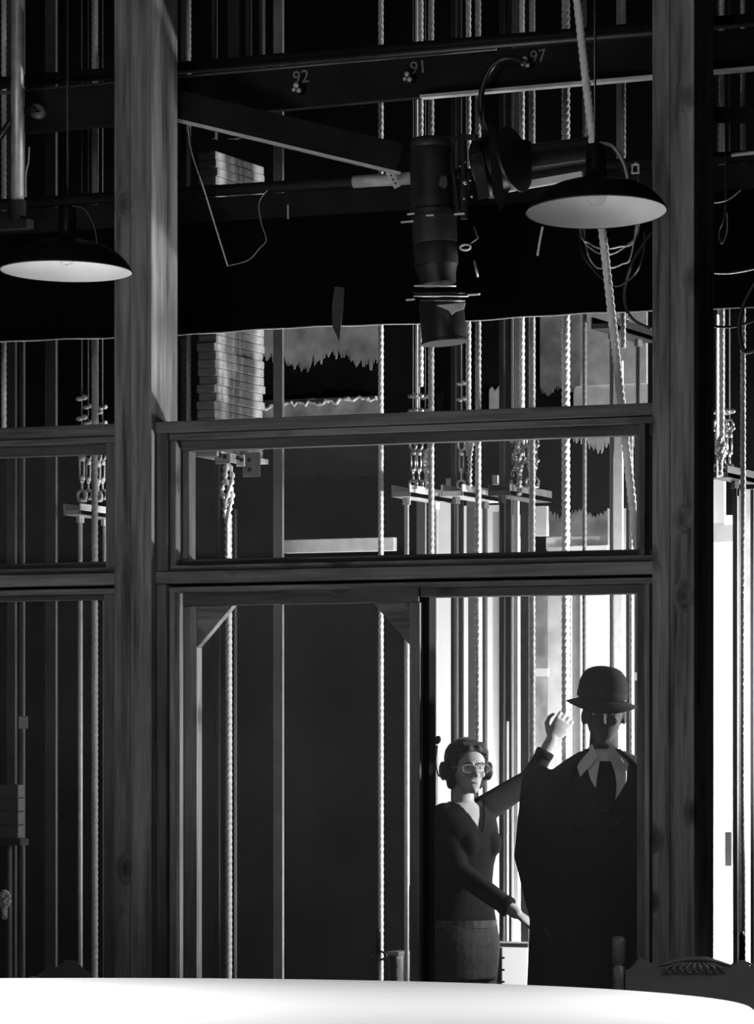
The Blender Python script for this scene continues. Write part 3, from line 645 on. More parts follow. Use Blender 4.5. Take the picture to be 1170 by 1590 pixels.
for bx, by, br_ in ((721, 283, .012), (714, 258, .005), (722, 252, .004), (720, 308, .007), (732, 305, .006)): MB().ball(at(bx, by, SY-.025), br_).obj('bolt', 'steel', sp, smooth=True)
MB().tube([at(718, 208, SY), at(720, 340, SY)], .016, 12).bar(at(722, 300, SY+.02), at(722, 272, .6), .03, .03).obj('hook_clamp', 'iron', sp, smooth=False)
m = MB().lathe([(.001, 0), (25*u, .01), (25*u, .09), (.001, .1)], fr(at(683, 467, SY-.04), at(696, 476, SY-.1))[0], 20)
a = [at(676, 474, SY-.11), at(722, 470, SY-.11), at(720, 480, SY-.11), at(706, 484, SY-.11), at(701, 489, SY-.11), at(696, 482, SY-.11)]
MB().add([p+Vector((0, y, 0)) for y in (0, .002) for p in a], [tuple(range(6)), tuple(range(11, 5, -1))]+[(i, 6+i, 6+(i+1) % 6, (i+1) % 6) for i in range(6)]).obj('tape_patch', 'paper', sp)
a = [at(686, 272, SY-.1), at(693, 275, SY-.1), at(694, 288, SY-.1), at(689, 293, SY-.1), at(681, 288, SY-.1), at(682, 278, SY-.1)]
MB().add([p+Vector((0, y, 0)) for y in (0, .002) for p in a], [tuple(range(6)), tuple(range(11, 5, -1))]+[(i, 6+i, 6+(i+1) % 6, (i+1) % 6) for i in range(6)]).obj('label_plate', 'dim', sp)
# fresnel seen edge-on
f2 = empty('fresnel_spotlight', at(752, 265, .3), 'black spotlight seen edge-on, right of the long profile spotlight', 'spotlight')
Mx, l = fr(at(738, 262, .34), at(775, 268, .30))
o = MB().lathe([(.001, 0), (.12, 0), (.12, .05), (.10, .06), (.10, l), (.13, l), (.13, l+.01), (.001, l+.01)], Matrix.Translation(at(752, 262, .14)) @ Matrix.Rotation(math.radians(78), 4, 'Y') @ Matrix.Rotation(.12, 4, 'X'), 32).obj('housing', 'iron', f2); smooth_by_angle(o)
a = [at(732, 240, .02), at(748, 236, .02), at(760, 306, .02), at(742, 310, .02)]
MB().add([p+Vector((0, y, 0)) for y in (0, .003) for p in a], [(0, 1, 2, 3), (7, 6, 5, 4), (0, 4, 5, 1), (1, 5, 6, 2), (2, 6, 7, 3), (3, 7, 4, 0)]).obj('side_plate', SB, f2)
a = [at(757, 190, .02), at(770, 205, .02), at(783, 312, .02), at(776, 327, .02), (at(764, 300, .02))]
MB().add([p+Vector((0, y, 0)) for y in (0, .004) for p in a], [(0, 1, 2, 3, 4), (9, 8, 7, 6, 5)]+[(i, 5+i, 5+(i+1) % 5, (i+1) % 5) for i in range(5)]).obj('barn_door', 'blackm', f2)
# horizontal tube light
f3 = empty('tube_floodlight', at(840, 265, .45), 'long black floodlight lying along the pipe with its lit underside painted white', 'floodlight')
p, q = at(800, 260, .49), at(925, 245, .49)
o = MB().tube([p, q], .085, 24).obj('housing', 'iron', f3); smooth_by_angle(o)
MB().bar(at(784, 293, .36), at(905, 272, .36), .03, .028).obj('lit_underside', 'white', f3)  # white bar stands in for the lit bottom of the tube
MB().tube([at(776, 268, .35), at(925, 246, .35)], .003, 6).obj('seam', 'grey', f3)
MB().box(*(lambda c: (c.x-.012, c.x+.012, .3, .36, c.z-.02, c.z+.02))(at(811, 225, .3))).obj('clip', 'iron', f3)
# small bracket right of lamp
p = at(986, 262, .35); e = empty('square_shackle', p, 'small shiny square buckle between the lamp and the right timber post', 'buckle')
MB().ring(p, .018, .005, (0, 1, 0), 4, 6, st=PI/4, sy=1.3).obj('frame', 'pale', e); MB().tube([p+Vector((0, 0, .02)), p+Vector((0, .25, .05))], .006, 8).obj('pin', 'steel', e)

# ------------------------------------------------------------ pendant lamps
def pendant(px, py, wpx, dep, tilt, label):
    c = dp(px, py, dep); R = wpx/2*dep/F
    e = empty('pendant_lamp', c, label, 'lamp', 'enamel pendant lamps in front of the wall')
    Mx = Matrix.Translation(c) @ Matrix.Rotation(TH, 4, 'Z') @ Matrix.Rotation(tilt[0], 4, 'X') @ Matrix.Rotation(tilt[1], 4, 'Y')
    prof = [(1, 0), (.995, .02), (.96, .09), (.90, .17), (.82, .25), (.72, .32), (.60, .375), (.46, .42), (.34, .45), (.25, .475), (.19, .51), (.155, .56), (.14, .62), (.135, .95), (.12, .98), (.05, 1.0), (.01, 1.0)]
    MB().lathe([(r*R, z*R) for r, z in prof], Mx, 56).obj('shade', 'blackm', e, smooth=True)
    inner = [(.985, .004), (.95, .085), (.89, .16), (.81, .24), (.71, .305), (.59, .36), (.45, .40), (.3, .43), (.12, .44), (.01, .44)]
    MB().lathe([(r*R, z*R) for r, z in inner], Mx, 56).obj('inner_reflector', 'white', e, smooth=True)
    MB().lathe([(.99*R, 0), (1.005*R, .012*R), (.985*R, .01*R)], Mx, 56).obj('rim', 'grey', e, smooth=True)
    MB().lathe([(.002, -.0*R+.1*R), (.08*R, .12*R), (.135*R, .18*R), (.15*R, .25*R), (.12*R, .33*R), (.07*R, .39*R), (.06*R, .44*R)], Mx, 24).obj('bulb', 'glass', e, smooth=True)
    MB().lathe([(.075*R, .30*R), (.075*R, .44*R)], Mx, 20).obj('socket', 'pale', e, smooth=True)
    top = Mx @ Vector((0, 0, R)); MB().tube([top-Vector((0, 0, .01)), (top.x, top.y, CEIL-.001)], .0035, 8).obj('cord', 'cable', e, smooth=True)
    P = spline([Mx @ Vector((.06*R, 0, R*1.0)), Mx @ Vector((.25*R, 0, R*.95)), Mx @ Vector((.40*R, 0, R*.7)), Mx @ Vector((.46*R, 0, R*.42))], 8)
    MB().tube(P, .006 if px > 500 else .003, 8).obj('side_cable', 'pipel' if px > 500 else 'cable', e, smooth=True)
    return e
pendant(926, 330, 219, 11.0, (math.radians(-5.5), math.radians(-1)), 'black enamel pendant lamp with white inside hanging before the right timber post')
pendant(103, 422, 206, 11.7, (math.radians(-2), math.radians(1)), 'black enamel pendant lamp with white inside hanging before the left timber post')

# ------------------------------------------------------------ table, cloth, chairs
tc0 = dp(585, HZ, 11.9) + VR*(-1.0)
def sup(a, n, A_, B_): 
    c, s = math.cos(a), math.sin(a); return (A_*math.copysign(abs(c)**(2/n), c), B_*math.copysign(abs(s)**(2/n), s))
def tp(a, k=1.0, z=.75):
    x, y = sup(a, 2.1, 2.15*k, 1.6*k); v = tc0+VR*x+VF*y; return Vector((v.x, v.y, z))
tb = empty('banquet_table', (tc0.x, tc0.y, 0), 'large oval table in the foreground hidden under the white cloth', 'table')
n = 96; vs = [tp(2*PI*i/n, .99, z) for z in (.72, .745) for i in range(n)]
MB().add(vs, [tuple(range(n-1, -1, -1)), tuple(range(n, 2*n))]+[(i, (i+1) % n, n+(i+1) % n, n+i) for i in range(n)]).obj('tabletop', 'chair', tb)
for sx in (-1, 1):
    for sy in (-1, 1):
        q = tc0+VR*sx*1.2+VF*sy*.8; MB().tube([(q.x, q.y, 0), (q.x, q.y, .72)], [.03, .045], 12).obj('leg', 'chair', tb, smooth=True)
m = MB(); vs = [Vector((tc0.x, tc0.y, .752))]; n = 160
lv = [(.5, .7515, 0), (.9, .7512, 0), (.985, .751, 0), (1.0, .7475, 0), (1.006, .735, 0), (1.01, .55, .006), (1.02, .3, .014), (1.03, .03, .02)]
for k, z, w in lv:
    for i in range(n): vs.append(tp(2*PI*i/n, k+w*math.sin(i*2*PI*14/n*1.0), z))
fs = [(0, 1+i, 1+(i+1) % n) for i in range(n)]+[(1+j*n+i, 1+(j+1)*n+i, 1+(j+1)*n+(i+1) % n, 1+j*n+(i+1) % n) for j in range(len(lv)-1) for i in range(n)]
tag(m.add(vs, fs).obj('tablecloth', 'cloth', smooth=True), 'bright white tablecloth over the large oval table in the foreground', 'tablecloth')

def chair_front():
    dep = 13.75; base = dp(1078, 1500, dep); zb_ = 0
    e = empty('carved_chair', (base.x, base.y, 0), 'dark carved chair with turned finials behind the right end of the table', 'chair')
    u = dep/F
    def P(px, py, w=0): return dp(px, py, dep)+VF*w
    for px in (960, 1197):
        x, y = P(px, 1500).x, P(px, 1500).y; zt_ = P(px, 1453).z; r = 11*u
        prof = [(.001, zt_), (r*.5, zt_-.002), (r*.9, zt_-.008), (r, zt_-.018), (r*.95, zt_-.05), (r*.93, zt_-.097), (r*.6, zt_-.103), (r*.6, zt_-.107), (r*.9, zt_-.113), (r*.85, zt_-.16), (r*.85, .5), (r*.9, .0), (.001, 0)]
        MB().lathe(prof, Matrix.Translation((x, y, 0)), 20).obj('back_post', 'chair', e, smooth=True)
    tops = [(970, 1507), (978, 1503), (986, 1494), (993, 1486), (1001, 1491), (1012, 1496), (1025, 1496), (1040, 1494), (1058, 1490), (1078, 1487), (1098, 1490), (1112, 1495), (1126, 1499), (1136, 1500), (1146, 1492), (1156, 1491), (1164, 1500), (1174, 1504), (1187, 1507)]
    vs = []; k = len(tops)
    for w in (-.014, .014):
        for (x_, y_) in tops: vs.append(P(x_, y_, w))
        for (x_, y_) in tops: vs.append(P(x_, 1600, w))
    fs = []
    for i in range(k-1):
        fs += [(i, i+1, k+i+1, k+i), (2*k+i, 3*k+i, 3*k+i+1, 2*k+i+1), (i, 2*k+i, 2*k+i+1, i+1), (k+i, k+i+1, 3*k+i+1, 3*k+i)]
    MB().add(vs, fs).obj('crest_panel', 'chair', e)
    m = MB()
    m.tube([P(1022+i*8, 1499-11*math.sin(PI*i/14), -.016) for i in range(15)], [.004+.005*math.sin(PI*i/14) for i in range(15)], 8)
    for i in range(9):
        x_ = 1036+i*10.5; m.tube(spline([P(1078+(x_-1078)*.55, 1494, -.016), P(x_-2, 1502, -.022), P(x_, 1508+1.5*math.cos(i*2), -.018), P(x_+5, 1510, -.016)], 5), [.004+.003*math.sin(j*.2) for j in range(16)], 7)
    m.obj('carved_shell', plain('carved_wood', .05, .3, 0, .2, 20), e, smooth=True)
    c = Vector((base.x, base.y, 0))
    q = [c+VR*sx*.24-VF*w for w in (0.0, .40) for sx in (-1, 1)]
    MB().add([(v.x, v.y, z) for z in (.43, .47) for v in q], [(0, 1, 3, 2), (4, 6, 7, 5), (0, 4, 5, 1), (2, 3, 7, 6), (0, 2, 6, 4), (1, 5, 7, 3)]).obj('seat', 'chair', e, bevel=.01)
    for sx in (-1, 1):
        v = c+VR*sx*.22-VF*.37; MB().tube([(v.x, v.y, 0), (v.x, v.y, .25), (v.x, v.y, .43)], [.016, .02, .024], 12).obj('leg', 'chair', e, smooth=True)
    MB().bar(c-VR*.25+UP*.24, c+VR*.25+UP*.24, .02, .03).obj('stretcher', 'chair', e)
chair_front()
def round_chair(px0, px1, pyt, dep, mat, label, inset):
    base = dp((px0+px1)/2, HZ, dep); e = empty('round_back_chair', (base.x, base.y, 0), label, 'chair'); u = dep/F
    w = (px1-px0)/2*u; cx = Vector((base.x, base.y, 0)); zt_ = 1.5-(pyt-HZ)*u
    vs = []; n = 24; prof = []
    for i in range(n+1):
        t = i/n; x = -w+2*w*t; h = (max(0, 1-(2*t-1)**2)**.5)*.085+(.022*math.exp(-((t-.6)/.16)**4)); prof.append((x, zt_-.125+h))
    for yy in (-.012, .012):
        for x, z in prof: vs.append(cx+VR*x+VF*yy+UP*z)
        for x, z in prof: vs.append(cx+VR*x*.9+VF*yy+UP*.46)
    k = n+1; fs = []
    for i in range(n): fs += [(i, i+1, k+i+1, k+i), (2*k+i, 3*k+i, 3*k+i+1, 2*k+i+1), (i, 2*k+i, 2*k+i+1, i+1), (k+i, k+i+1, 3*k+i+1, 3*k+i)]
    fs += [(0, k, 3*k, 2*k), (n, 2*k+n, 3*k+n, k+n)]
    MB().add(vs, fs).obj('backrest', mat, e)
    q = [cx+VR*sx*w*.95+VF*w2 for w2 in (-.38, 0.) for sx in (-1, 1)]
    MB().add([(v.x, v.y, z) for z in (.43, .465) for v in q], [(0, 1, 3, 2), (4, 6, 7, 5), (0, 4, 5, 1), (2, 3, 7, 6), (0, 2, 6, 4), (1, 5, 7, 3)]).obj('seat', mat, e, bevel=.008)
    for sx in (-1, 1):
        for w2 in (-.35, -.03):
            v = cx+VR*sx*w*.85+VF*w2; MB().tube([(v.x, v.y, 0), (v.x, v.y, .43)], [.014, .02], 10).obj('leg', mat, e, smooth=True)
round_chair(48, 152, 1484, 14.75, 'chair2', 'black chair with a humped back behind the left end of the table', None)
round_chair(4, 88, 1508, 14.02, 'dim', 'pale chair back just showing over the table edge at the far left', None)

# things seen low between rope and table: small cabinet boxes and a rack made to glow
def case(px0, px1, py0, Y, mat, label, rows, cols=1):
    a, b2 = at(px0, py0, Y), at(px1, py0, Y); e = empty('storage_rack', ((a.x+b2.x)/2, Y, 0), label, 'rack')
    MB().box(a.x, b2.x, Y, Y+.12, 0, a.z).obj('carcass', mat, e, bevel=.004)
    MB().box(a.x-.008, b2.x+.008, Y-.01, Y+.13, a.z, a.z+.018).obj('top_board', 'grey', e, bevel=.003)
    for i in range(rows):
        z = a.z-.045-.05*i; xm = a.x+(b2.x-a.x)*.22
        MB().box(a.x+.004, b2.x-.10 if cols else b2.x, Y-.004, Y+.001, z-.004, z+.004).obj('shelf_slot', 'iron', e)
    x = a.x+(b2.x-a.x)*.2; MB().box(x, x+.03, Y-.012, Y-.001, .3, a.z-.002).obj('divider', 'iron', e)
    return e
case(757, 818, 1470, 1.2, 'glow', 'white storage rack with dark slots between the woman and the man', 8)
case(603, 617, 1484, 1.4, 'pale', 'narrow pale rack low at the foot of the slim rope', 4, 0)
tag(MB().box(X(625, 1.4), X(631, 1.4), 1.4, 1.5, 0, Z(628, 1484, 1.4)).obj('narrow_box', 'pale', bevel=.004), 'thin pale upright box right of the narrow rack', 'box')
tag(MB().box(X(608, 1.5)-.0, X(640, 1.5), 1.75, 1.8, 0, .4).obj('low_box', 'iron'), 'low black box behind the narrow pale rack', 'box')
# rope lock lever by slim rope and lever at right
def lever(px, py, Y, label, s=1):
    p = at(px, py, Y); e = empty('rope_lock', (p.x, Y, 0), label, 'rope lock')
    MB().tube([(p.x, Y, 0), (p.x, Y, p.z-.12*s)], .012, 8).obj('stand', 'iron', e, smooth=True)
    MB().tube([p-UP*.13*s, p-UP*.02, p], [.012*s, .013*s, .008*s], 12).obj('handle', 'iron', e, smooth=True)
    MB().ring(p-UP*.13*s, .04*s, .005, (0, 1, 0), 16, 6, sy=.5).obj('safety_ring', 'iron', e, smooth=True)
lever(1151, 1446, .9, 'black rope lock lever in front of the far right boards', 1.1)
lever(587, 1440, 1.0, 'slim dark rope lock at the foot of the slim rope', .9)

# ------------------------------------------------------------ people
def remesh(o, vox, smooth_it=4, fn=None):
    md = o.modifiers.new('r', 'REMESH'); md.mode = 'VOXEL'; md.voxel_size = vox
    s = o.modifiers.new('s', 'SMOOTH'); s.factor = .5; s.iterations = smooth_it
    dg = bpy.context.evaluated_depsgraph_get(); me = bpy.data.meshes.new_from_object(o.evaluated_get(dg))
    o.modifiers.clear(); old = o.data; o.data = me
    if fn:
        off = Vector(o.location)
        if o.parent: off = off+o.parent.location
        for v in me.vertices: v.co = fn(v.co+off)-off
    me.polygons.foreach_set('use_smooth', [True]*len(me.polygons)); return o
def trim(o, test):
    off = o.parent.location if o.parent else Vector()
    bm = bmesh.new(); bm.from_mesh(o.data)
    bmesh.ops.delete(bm, geom=[f for f in bm.faces if test(f.calc_center_median()+off)], context='FACES')
    bm.to_mesh(o.data); bm.free()
    s = o.modifiers.new('solid', 'SOLIDIFY'); s.thickness = .004; s.offset = 0
    return o
def head_frame(base, Fh, tilt=0.0):
    Fh = Vector(Fh).normalized(); Sh = UP.cross(Fh).normalized()*-1   # Sh = figure's right-hand side in image when facing the camera
    Uh = Sh.cross(Fh).normalized(); Uh = Uh if Uh.z > 0 else -Uh
    return base, Fh, Sh, Uh
def head_mesh(m, hf, s=1.0, female=True):
    b0, Fh, Sh, Uh = hf
    def P(x, y, z): return b0+Sh*x*s+Fh*y*s+Uh*z*s
    jw = .9 if female else 1.05
    R = [(.000, .016, .014, .066), (.008, .026*jw, .026, .060), (.025, .038*jw, .044, .046), (.05, .052*jw, .066, .022), (.08, .062, .082, .006), (.11, .069, .090, .0), (.14, .074, .095, -.004), (.17, .072, .092, -.007), (.195, .060, .077, -.009), (.212, .040, .052, -.009), (.220, .014, .018, -.009)]
    m.loft([(P(0, o_, z), Sh*a*s, Fh*b_*s, .92) for z, a, b_, o_ in R], 32)
    m.capsule(P(0, .088, .112), P(0, .106, .078), .008*s, .0115*s, 10)         # nose
    for sx in (-1, 1):
        m.ball(P(sx*.009, .098, .074), .0075*s); m.ball(P(sx*.074, -.004, .095), .008*s, .016*s, .03*s)
        m.ball(P(sx*.036, .066, .080), .020*s, .017*s, .016*s)                    # cheekbones
        m.capsule(P(sx*.014, .090, .124), P(sx*.046, .076, .122), .008*s, .006*s, 8)  # brow
    m.capsule(P(-.016, .084, .049), P(.016, .084, .049), .005*s, .005*s, 8); m.capsule(P(-.013, .084, .040), P(.013, .084, .040), .006*s, .006*s, 8)
    m.ball(P(0, .078, .012), .016*s, .014*s, .014*s)
    return P
def carve(P, s):
    pits = [(P(sx*.030, .092, .108), .017*s, .012*s) for sx in (-1, 1)] + [(P(0, .098, .0445), .007*s, .003*s)]
    c = P(0, 0, .1)
    def fn(v):
        for p, r, a in pits:
            d = (v-p).length
            if d < 3*r: v = v + (c-v).normalized()*a*math.exp(-(d/r)**2)
        return v
    return fn
def eyes(P, par, s, name='eyeball'):
    for sx in (-1, 1):
        c = P(sx*.030, .0640, .108); o = MB().ball(c, .0125*s, n=16).obj('eye', 'eye', par, smooth=True)
        MB().ball(P(sx*.030, .0735, .108), .0048*s, n=10).obj('iris', 'iris', o if False else par, smooth=True)
def hand(m, wrist, d, pn, s, side, curl, spread=.16):
    """wrist point, direction d, palm normal pn (the side the fingers curl towards)"""
    d = Vector(d).normalized(); pn = (Vector(pn)-d*Vector(pn).dot(d)).normalized(); lat = d.cross(pn)*side
    def Q(x, y, z): return wrist+lat*x*s+d*y*s+pn*z*s
    m.loft([(Q(0, -.01, 0), lat*.024*s, pn*.018*s), (Q(0, .02, 0), lat*.031*s, pn*.015*s), (Q(0, .055, 0), lat*.039*s, pn*.014*s), (Q(0, .085, .003), lat*.038*s, pn*.012*s)], 14)
    for i, (x, l) in enumerate(((.029, .066), (.010, .075), (-.010, .070), (-.029, .055))):
        p = Q(x, .078, .002); a = curl[i] if isinstance(curl, (list, tuple)) else curl; g = a*.3
        dd = (d+lat*x*spread*6).normalized()
        for j, (f_, r) in enumerate(((.45, .0088), (.30, .0080), (.25, .0070))):
            q = p+(dd*math.cos(g)+pn*math.sin(g))*l*f_*s; m.capsule(p, q, r*s, (r-.0008)*s, 10); p = q; g += a
    p = Q(.028, .018, .006); q = Q(.052, .045, .018); m.capsule(p, q, .012*s, .0105*s, 10); r_ = Q(.056, .073, .030); m.capsule(q, r_, .0100*s, .0085*s, 10)
    m.capsule(r_, Q(.048, .093, .040), .0085*s, .007*s, 10)

# ---- woman with headset
WD = depth(725, .80)
def W(px, py, w=0.): return dp(px, py, WD+w)
wu = WD/F
wm = empty('person', (W(715, 1400).x, W(715, 1400).y, 0), 'woman in glasses, headset and dark V-neck top reaching up to the thickest rope', 'person')
WF = (VR*.62-VF*.78).normalized(); WS = UP.cross(WF)*-1     # torso facing; WS points image-left... sign fixed below
if WS.dot(VR) < 0: WS = -WS
HFd = (VR*.36-VF*.93).normalized()
hb = W(731, 1232, -.02)
hb = hb - HFd*.045
hf = (hb, HFd, (VR*.93+VF*.36).normalized(), UP)
head_s = .97
def torso_w(m, g=0.0, neck=True):
    T = [(W(716, 1500), .150+g, .115+g), (W(716, 1460), .160+g, .120+g), (W(716, 1425), .145+g, .108+g), (W(717, 1385), .122+g, .095+g), (W(718, 1345), .128+g, .100+g), (W(720, 1315), .140+g, .115+g), (W(720, 1290), .145+g, .108+g), (W(719, 1268), .145+g, .088+g), (W(719, 1254), .110+g, .065+g), (W(719, 1246), .065+g, .05+g)]
    m.loft([(c, WS*a, WF*b_, .9) for c, a, b_ in T], 32)
    for sx in (-.055, .06): m.ball(W(722, 1309)+WS*sx+WF*.060, .060+g, .048+g, .064+g, 18)
SHL = W(690, 1268, -.05); ELL = W(708, 1350, -.13); WRL = W(800, 1417, -.22)
SHR = W(752, 1256, .05); ELR = W(818, 1203, .13); 
WRR = at(857, 1148, 1.085)
ELR = W(822, 1212, .17)
m = MB()
P = head_mesh(m, hf, head_s, True)
m.capsule(W(718, 1262, .0), P(0, -.030, .05), .047, .040, 18)
torso_w(m, -.012)
m.capsule(SHL, ELL, .042, .036); m.capsule(ELL, WRL, .035, .026)
m.capsule(SHR, ELR, .042, .035); m.capsule(ELR, WRR, .033, .025)
hand(m, WRL, (WRL-ELL), Vector((0, 0, -1))+VF*.2, .92, 1, (.25, .3, .35, .4))
hand(m, WRR, VR*.52+UP*.80+VF*.12, VF, 1.05, 1, (1.0, 1.1, 1.15, 1.2), .05)
for sx in (-1, 1):
    hp = W(716, 1470)+WS*.075*sx; kn = Vector((hp.x, hp.y, .46))+WF*.03; an = Vector((hp.x, hp.y, .08))+WF*(.0)
    m.capsule(hp, kn, .078, .05); m.capsule(kn, an, .049, .034); m.capsule(an-UP*.03, an-UP*.045+WF*.13, .035, .028)
bo = m.obj('body', 'skin', wm); remesh(bo, .0045, 3, carve(P, head_s))
eyes(P, wm, head_s)
for sx in (-1, 1): MB().tube([P(sx*.013, .0975, .124), P(sx*.024, .0955, .1275), P(sx*.036, .0905, .128), P(sx*.048, .080, .1235)], [.0018, .0024, .002, .0008], 8).obj('eyebrow', 'hair', wm, smooth=True)
MB().tube([P(-.019, .0840, .0445), P(-.009, .0885, .046), P(0, .0895, .045), P(.009, .0885, .046), P(.019, .0840, .0445)], [.0008, .0036, .004, .0036, .0008], 8).obj('lips', 'lip', wm, smooth=True)
m = MB(); torso_w(m, .004)
m.capsule(SHL, ELL, .056, .047); m.capsule(ELL, ELL.lerp(WRL, .80), .046, .038)
m.capsule(SHR, ELR, .056, .046); m.capsule(ELR, ELR.lerp(WRR, .62), .043, .034)
m.capsule(W(719, 1262), W(720, 1246), .07, .06)
sh = m.obj('top', 'shirt', wm); remesh(sh, .0045, 14)
nb = W(719, 1250)
def vneck(p):
    q = p-nb; f = q.dot(WF); s = q.dot(WS)
    if abs(s) < .064 and abs(f) < .12:
        if p.z > nb.z+.012-.02*f: return True
        if f > -.02 and p.z > nb.z-.115+abs(s)*1.9: return abs(s) < .075
    c1 = ELL.lerp(WRL, .90); d1 = (WRL-ELL).normalized()
    if (p-c1).dot(d1) > 0 and (p-c1).length < .12: return True
    return False
trim(sh, vneck)
for a, b2, t, r in ((ELL, WRL, .86, .041), (ELR, WRR, .66, .037)):
    c = a.lerp(b2, t); d = (b2-a).normalized(); MB().tube([c-d*.02, c, c+d*.012], [r, r*1.06, r], 20).obj('cuff', 'coat', wm, smooth=True)
m = MB()
T = [(W(716, 1520), .155, .12), (W(716, 1485), .165, .128), (W(716, 1462), .168, .128), (W(716, 1432), .156, .118)]
m.loft([(c, WS*a, WF*b_, .9) for c, a, b_ in T], 28)
for sx in (-1, 1):
    hp = W(716, 1480)+WS*.078*sx; kn = Vector((hp.x, hp.y, .46))+WF*.03; an = Vector((hp.x, hp.y, .09))
    m.capsule(hp, kn, .086, .062); m.capsule(kn, an, .060, .052)
remesh(m.obj('jeans', 'jeans', wm), .008, 3)
m = MB()
for i in range(28):
    g0 = 2*PI*i/28; c = W(716, 1434); m.bar(c+WS*.158*math.cos(g0)+WF*.121*math.sin(g0), c+WS*.158*math.cos(g0+.23)+WF*.121*math.sin(g0+.23), .006, .03)
m.obj('belt', 'iron', wm)
for sx in (-1, 1):
    hp = W(716, 1480)+WS*.078*sx; a = Vector((hp.x, hp.y, .045)); m = MB()
    m.loft([(a+WF*t-UP*(.045-h), WS*w, UP*h, .8) for t, w, h in ((-.05, .03, .04), (0, .04, .055), (.07, .045, .04), (.14, .042, .03), (.175, .025, .02))], 16); m.obj('shoe', 'iron', wm, smooth=True)
# hair: cap over the skull, side locks, fringe
m = MB(); hs = head_s
m.loft([(P(0, y, z), hf[2]*a, HFd*b_, .95) for z, a, b_, y in ((.06, .050, .050, -.050), (.09, .079, .075, -.028), (.12, .083, .088, -.022), (.15, .085, .094, -.018), (.18, .081, .092, -.016), (.205, .067, .077, -.014), (.222, .045, .05, -.012), (.230, .015, .018, -.012))], 30)
m.ball(P(0, -.085, .09), .05, .04, .055)
for sx in (-1, 1):
    m.capsule(P(sx*.060, .05, .175), P(sx*.074, .030, .085), .017, .010, 10); m.capsule(P(sx*.070, -.01, .10), P(sx*.064, -.02, .035), .028, .018, 10)
    m.capsule(P(sx*.02, .072, .188), P(sx*.064, .058, .150), .015, .010, 10)
for i in range(7):
    x = -.04+i*.014; m.capsule(P(x, .050, .205), P(x+.012, .078, .182-abs(i-2)*.004), .013, .007, 8)
remesh(m.obj('hair', 'hair', wm), .005, 2)
# glasses
m = MB()
for sx in (-1, 1):
    c = P(sx*.033, .100, .104)
    pts = [c+hf[2]*.027*math.copysign(abs(math.cos(a))**.7, math.cos(a))*.97+UP*.016*math.copysign(abs(math.sin(a))**.7, math.sin(a)) for a in [2*PI*i/28 for i in range(29)]]
    m.tube(pts, .0016, 6)
    m.tube([P(sx*.061, .096, .110), P(sx*.078, .05, .110), P(sx*.080, .0, .106)], .0016, 6)
m.tube([P(-.006, .102, .106), P(0, .104, .109), P(.006, .102, .106)], .0015, 6)
m.obj('glasses', 'spectacle', wm, smooth=True)
for sx in (-1, 1):
    c = P(sx*.033, .0995, .104); pts = [c+hf[2]*.025*math.cos(a)+UP*.015*math.sin(a) for a in [2*PI*i/20 for i in range(20)]]
    MB().add(pts, [tuple(range(20))]).obj('lens', film('spectacle_glass_%d' % sx, .012, .9), wm)
# headset: a thing of its own
hs_ = empty('headset', P(0, 0, .24), 'black communication headset with raised microphone worn by the woman', 'headset')
pts = [P(.090*math.cos(a), -.015, .115+.119*math.sin(a)) for a in [PI*i/24 for i in range(25)]]
m = MB()
for i in range(24): m.bar(pts[i], pts[i+1], .022, .007, up=(pts[i]+pts[i+1])/2-P(0, -.015, .115))
m.obj('headband', 'iron', hs_)
for sx in (-1, 1):
    m = MB(); c0, c1 = P(sx*.080, -.012, .095), P(sx*.113, -.014, .093)
    m.tube([c0, c0.lerp(c1, .3), c0.lerp(c1, .8), c1], [.036, .041, .038, .026], 24); smooth_by_angle(m.obj('ear_cup', 'iron', hs_))
b0 = P(-.110, -.01, .088)
MB().tube(spline([b0, W(681, 1205, -.02), W(676, 1185, -.03), W(678, 1160, -.03)], 6), .0032, 8).obj('microphone_boom', 'iron', hs_, smooth=True)
mt = (W(680, 1149, -.03)-W(676, 1162, -.03)).normalized().to_track_quat('Z', 'Y').to_matrix()
MB().ball(W(679, 1149, -.03), .0135, .0135, .018, 16, mt).obj('microphone_foam', 'black', hs_, smooth=True)
MB().tube([W(676, 1163, -.03), W(678, 1158, -.03)], .006, 10).obj('microphone_stem', 'iron', hs_)

# ---- man in brimmed hat
MD = depth(937, .52)
def G(px, py, w=0.): return dp(px, py, MD+w)
mn = empty('person', (G(937, 1400).x, G(937, 1400).y, 0), 'man in brimmed hat, black overcoat, white shirt and dark tie standing in the doorway', 'person')
MF = (-VF-VR*.10).normalized(); MS = (VR-VF*.10).normalized()
hfm = (G(936, 1154, .0)-MF*.055, MF, MS, UP)
m = MB(); P2 = head_mesh(m, hfm, 1.08, False)
m.capsule(G(936, 1200, .03), P2(0, -.025, .04), .062, .056, 18)
mt_ = [(G(925, 1500), .19, .14), (G(922, 1400), .20, .14), (G(926, 1300), .215, .14), (G(932, 1240), .225, .13), (G(935, 1210), .21, .115), (G(936, 1190), .14, .09), (G(936, 1176), .085, .07)]
m.loft([(c, MS*a, MF*b_, .85) for c, a, b_ in mt_], 32)
SL, EL, WL = G(836, 1216), G(822, 1330, -.01), G(842, 1432, -.06)
SR, ER, WR = G(1030, 1216, .0), G(1040, 1330), G(1030, 1432, -.03)
for a, b2, c in ((SL, EL, WL), (SR, ER, WR)):
    m.capsule(a, b2, .052, .042); m.capsule(b2, c, .040, .029)
hand(m, WL, Vector((0, 0, -1))+MF*.15, VR, 1.0, 1, (.35, .4, .45, .5)); hand(m, WR, Vector((0, 0, -1))+MF*.15, -VR, 1.0, -1, (.35, .4, .45, .5))
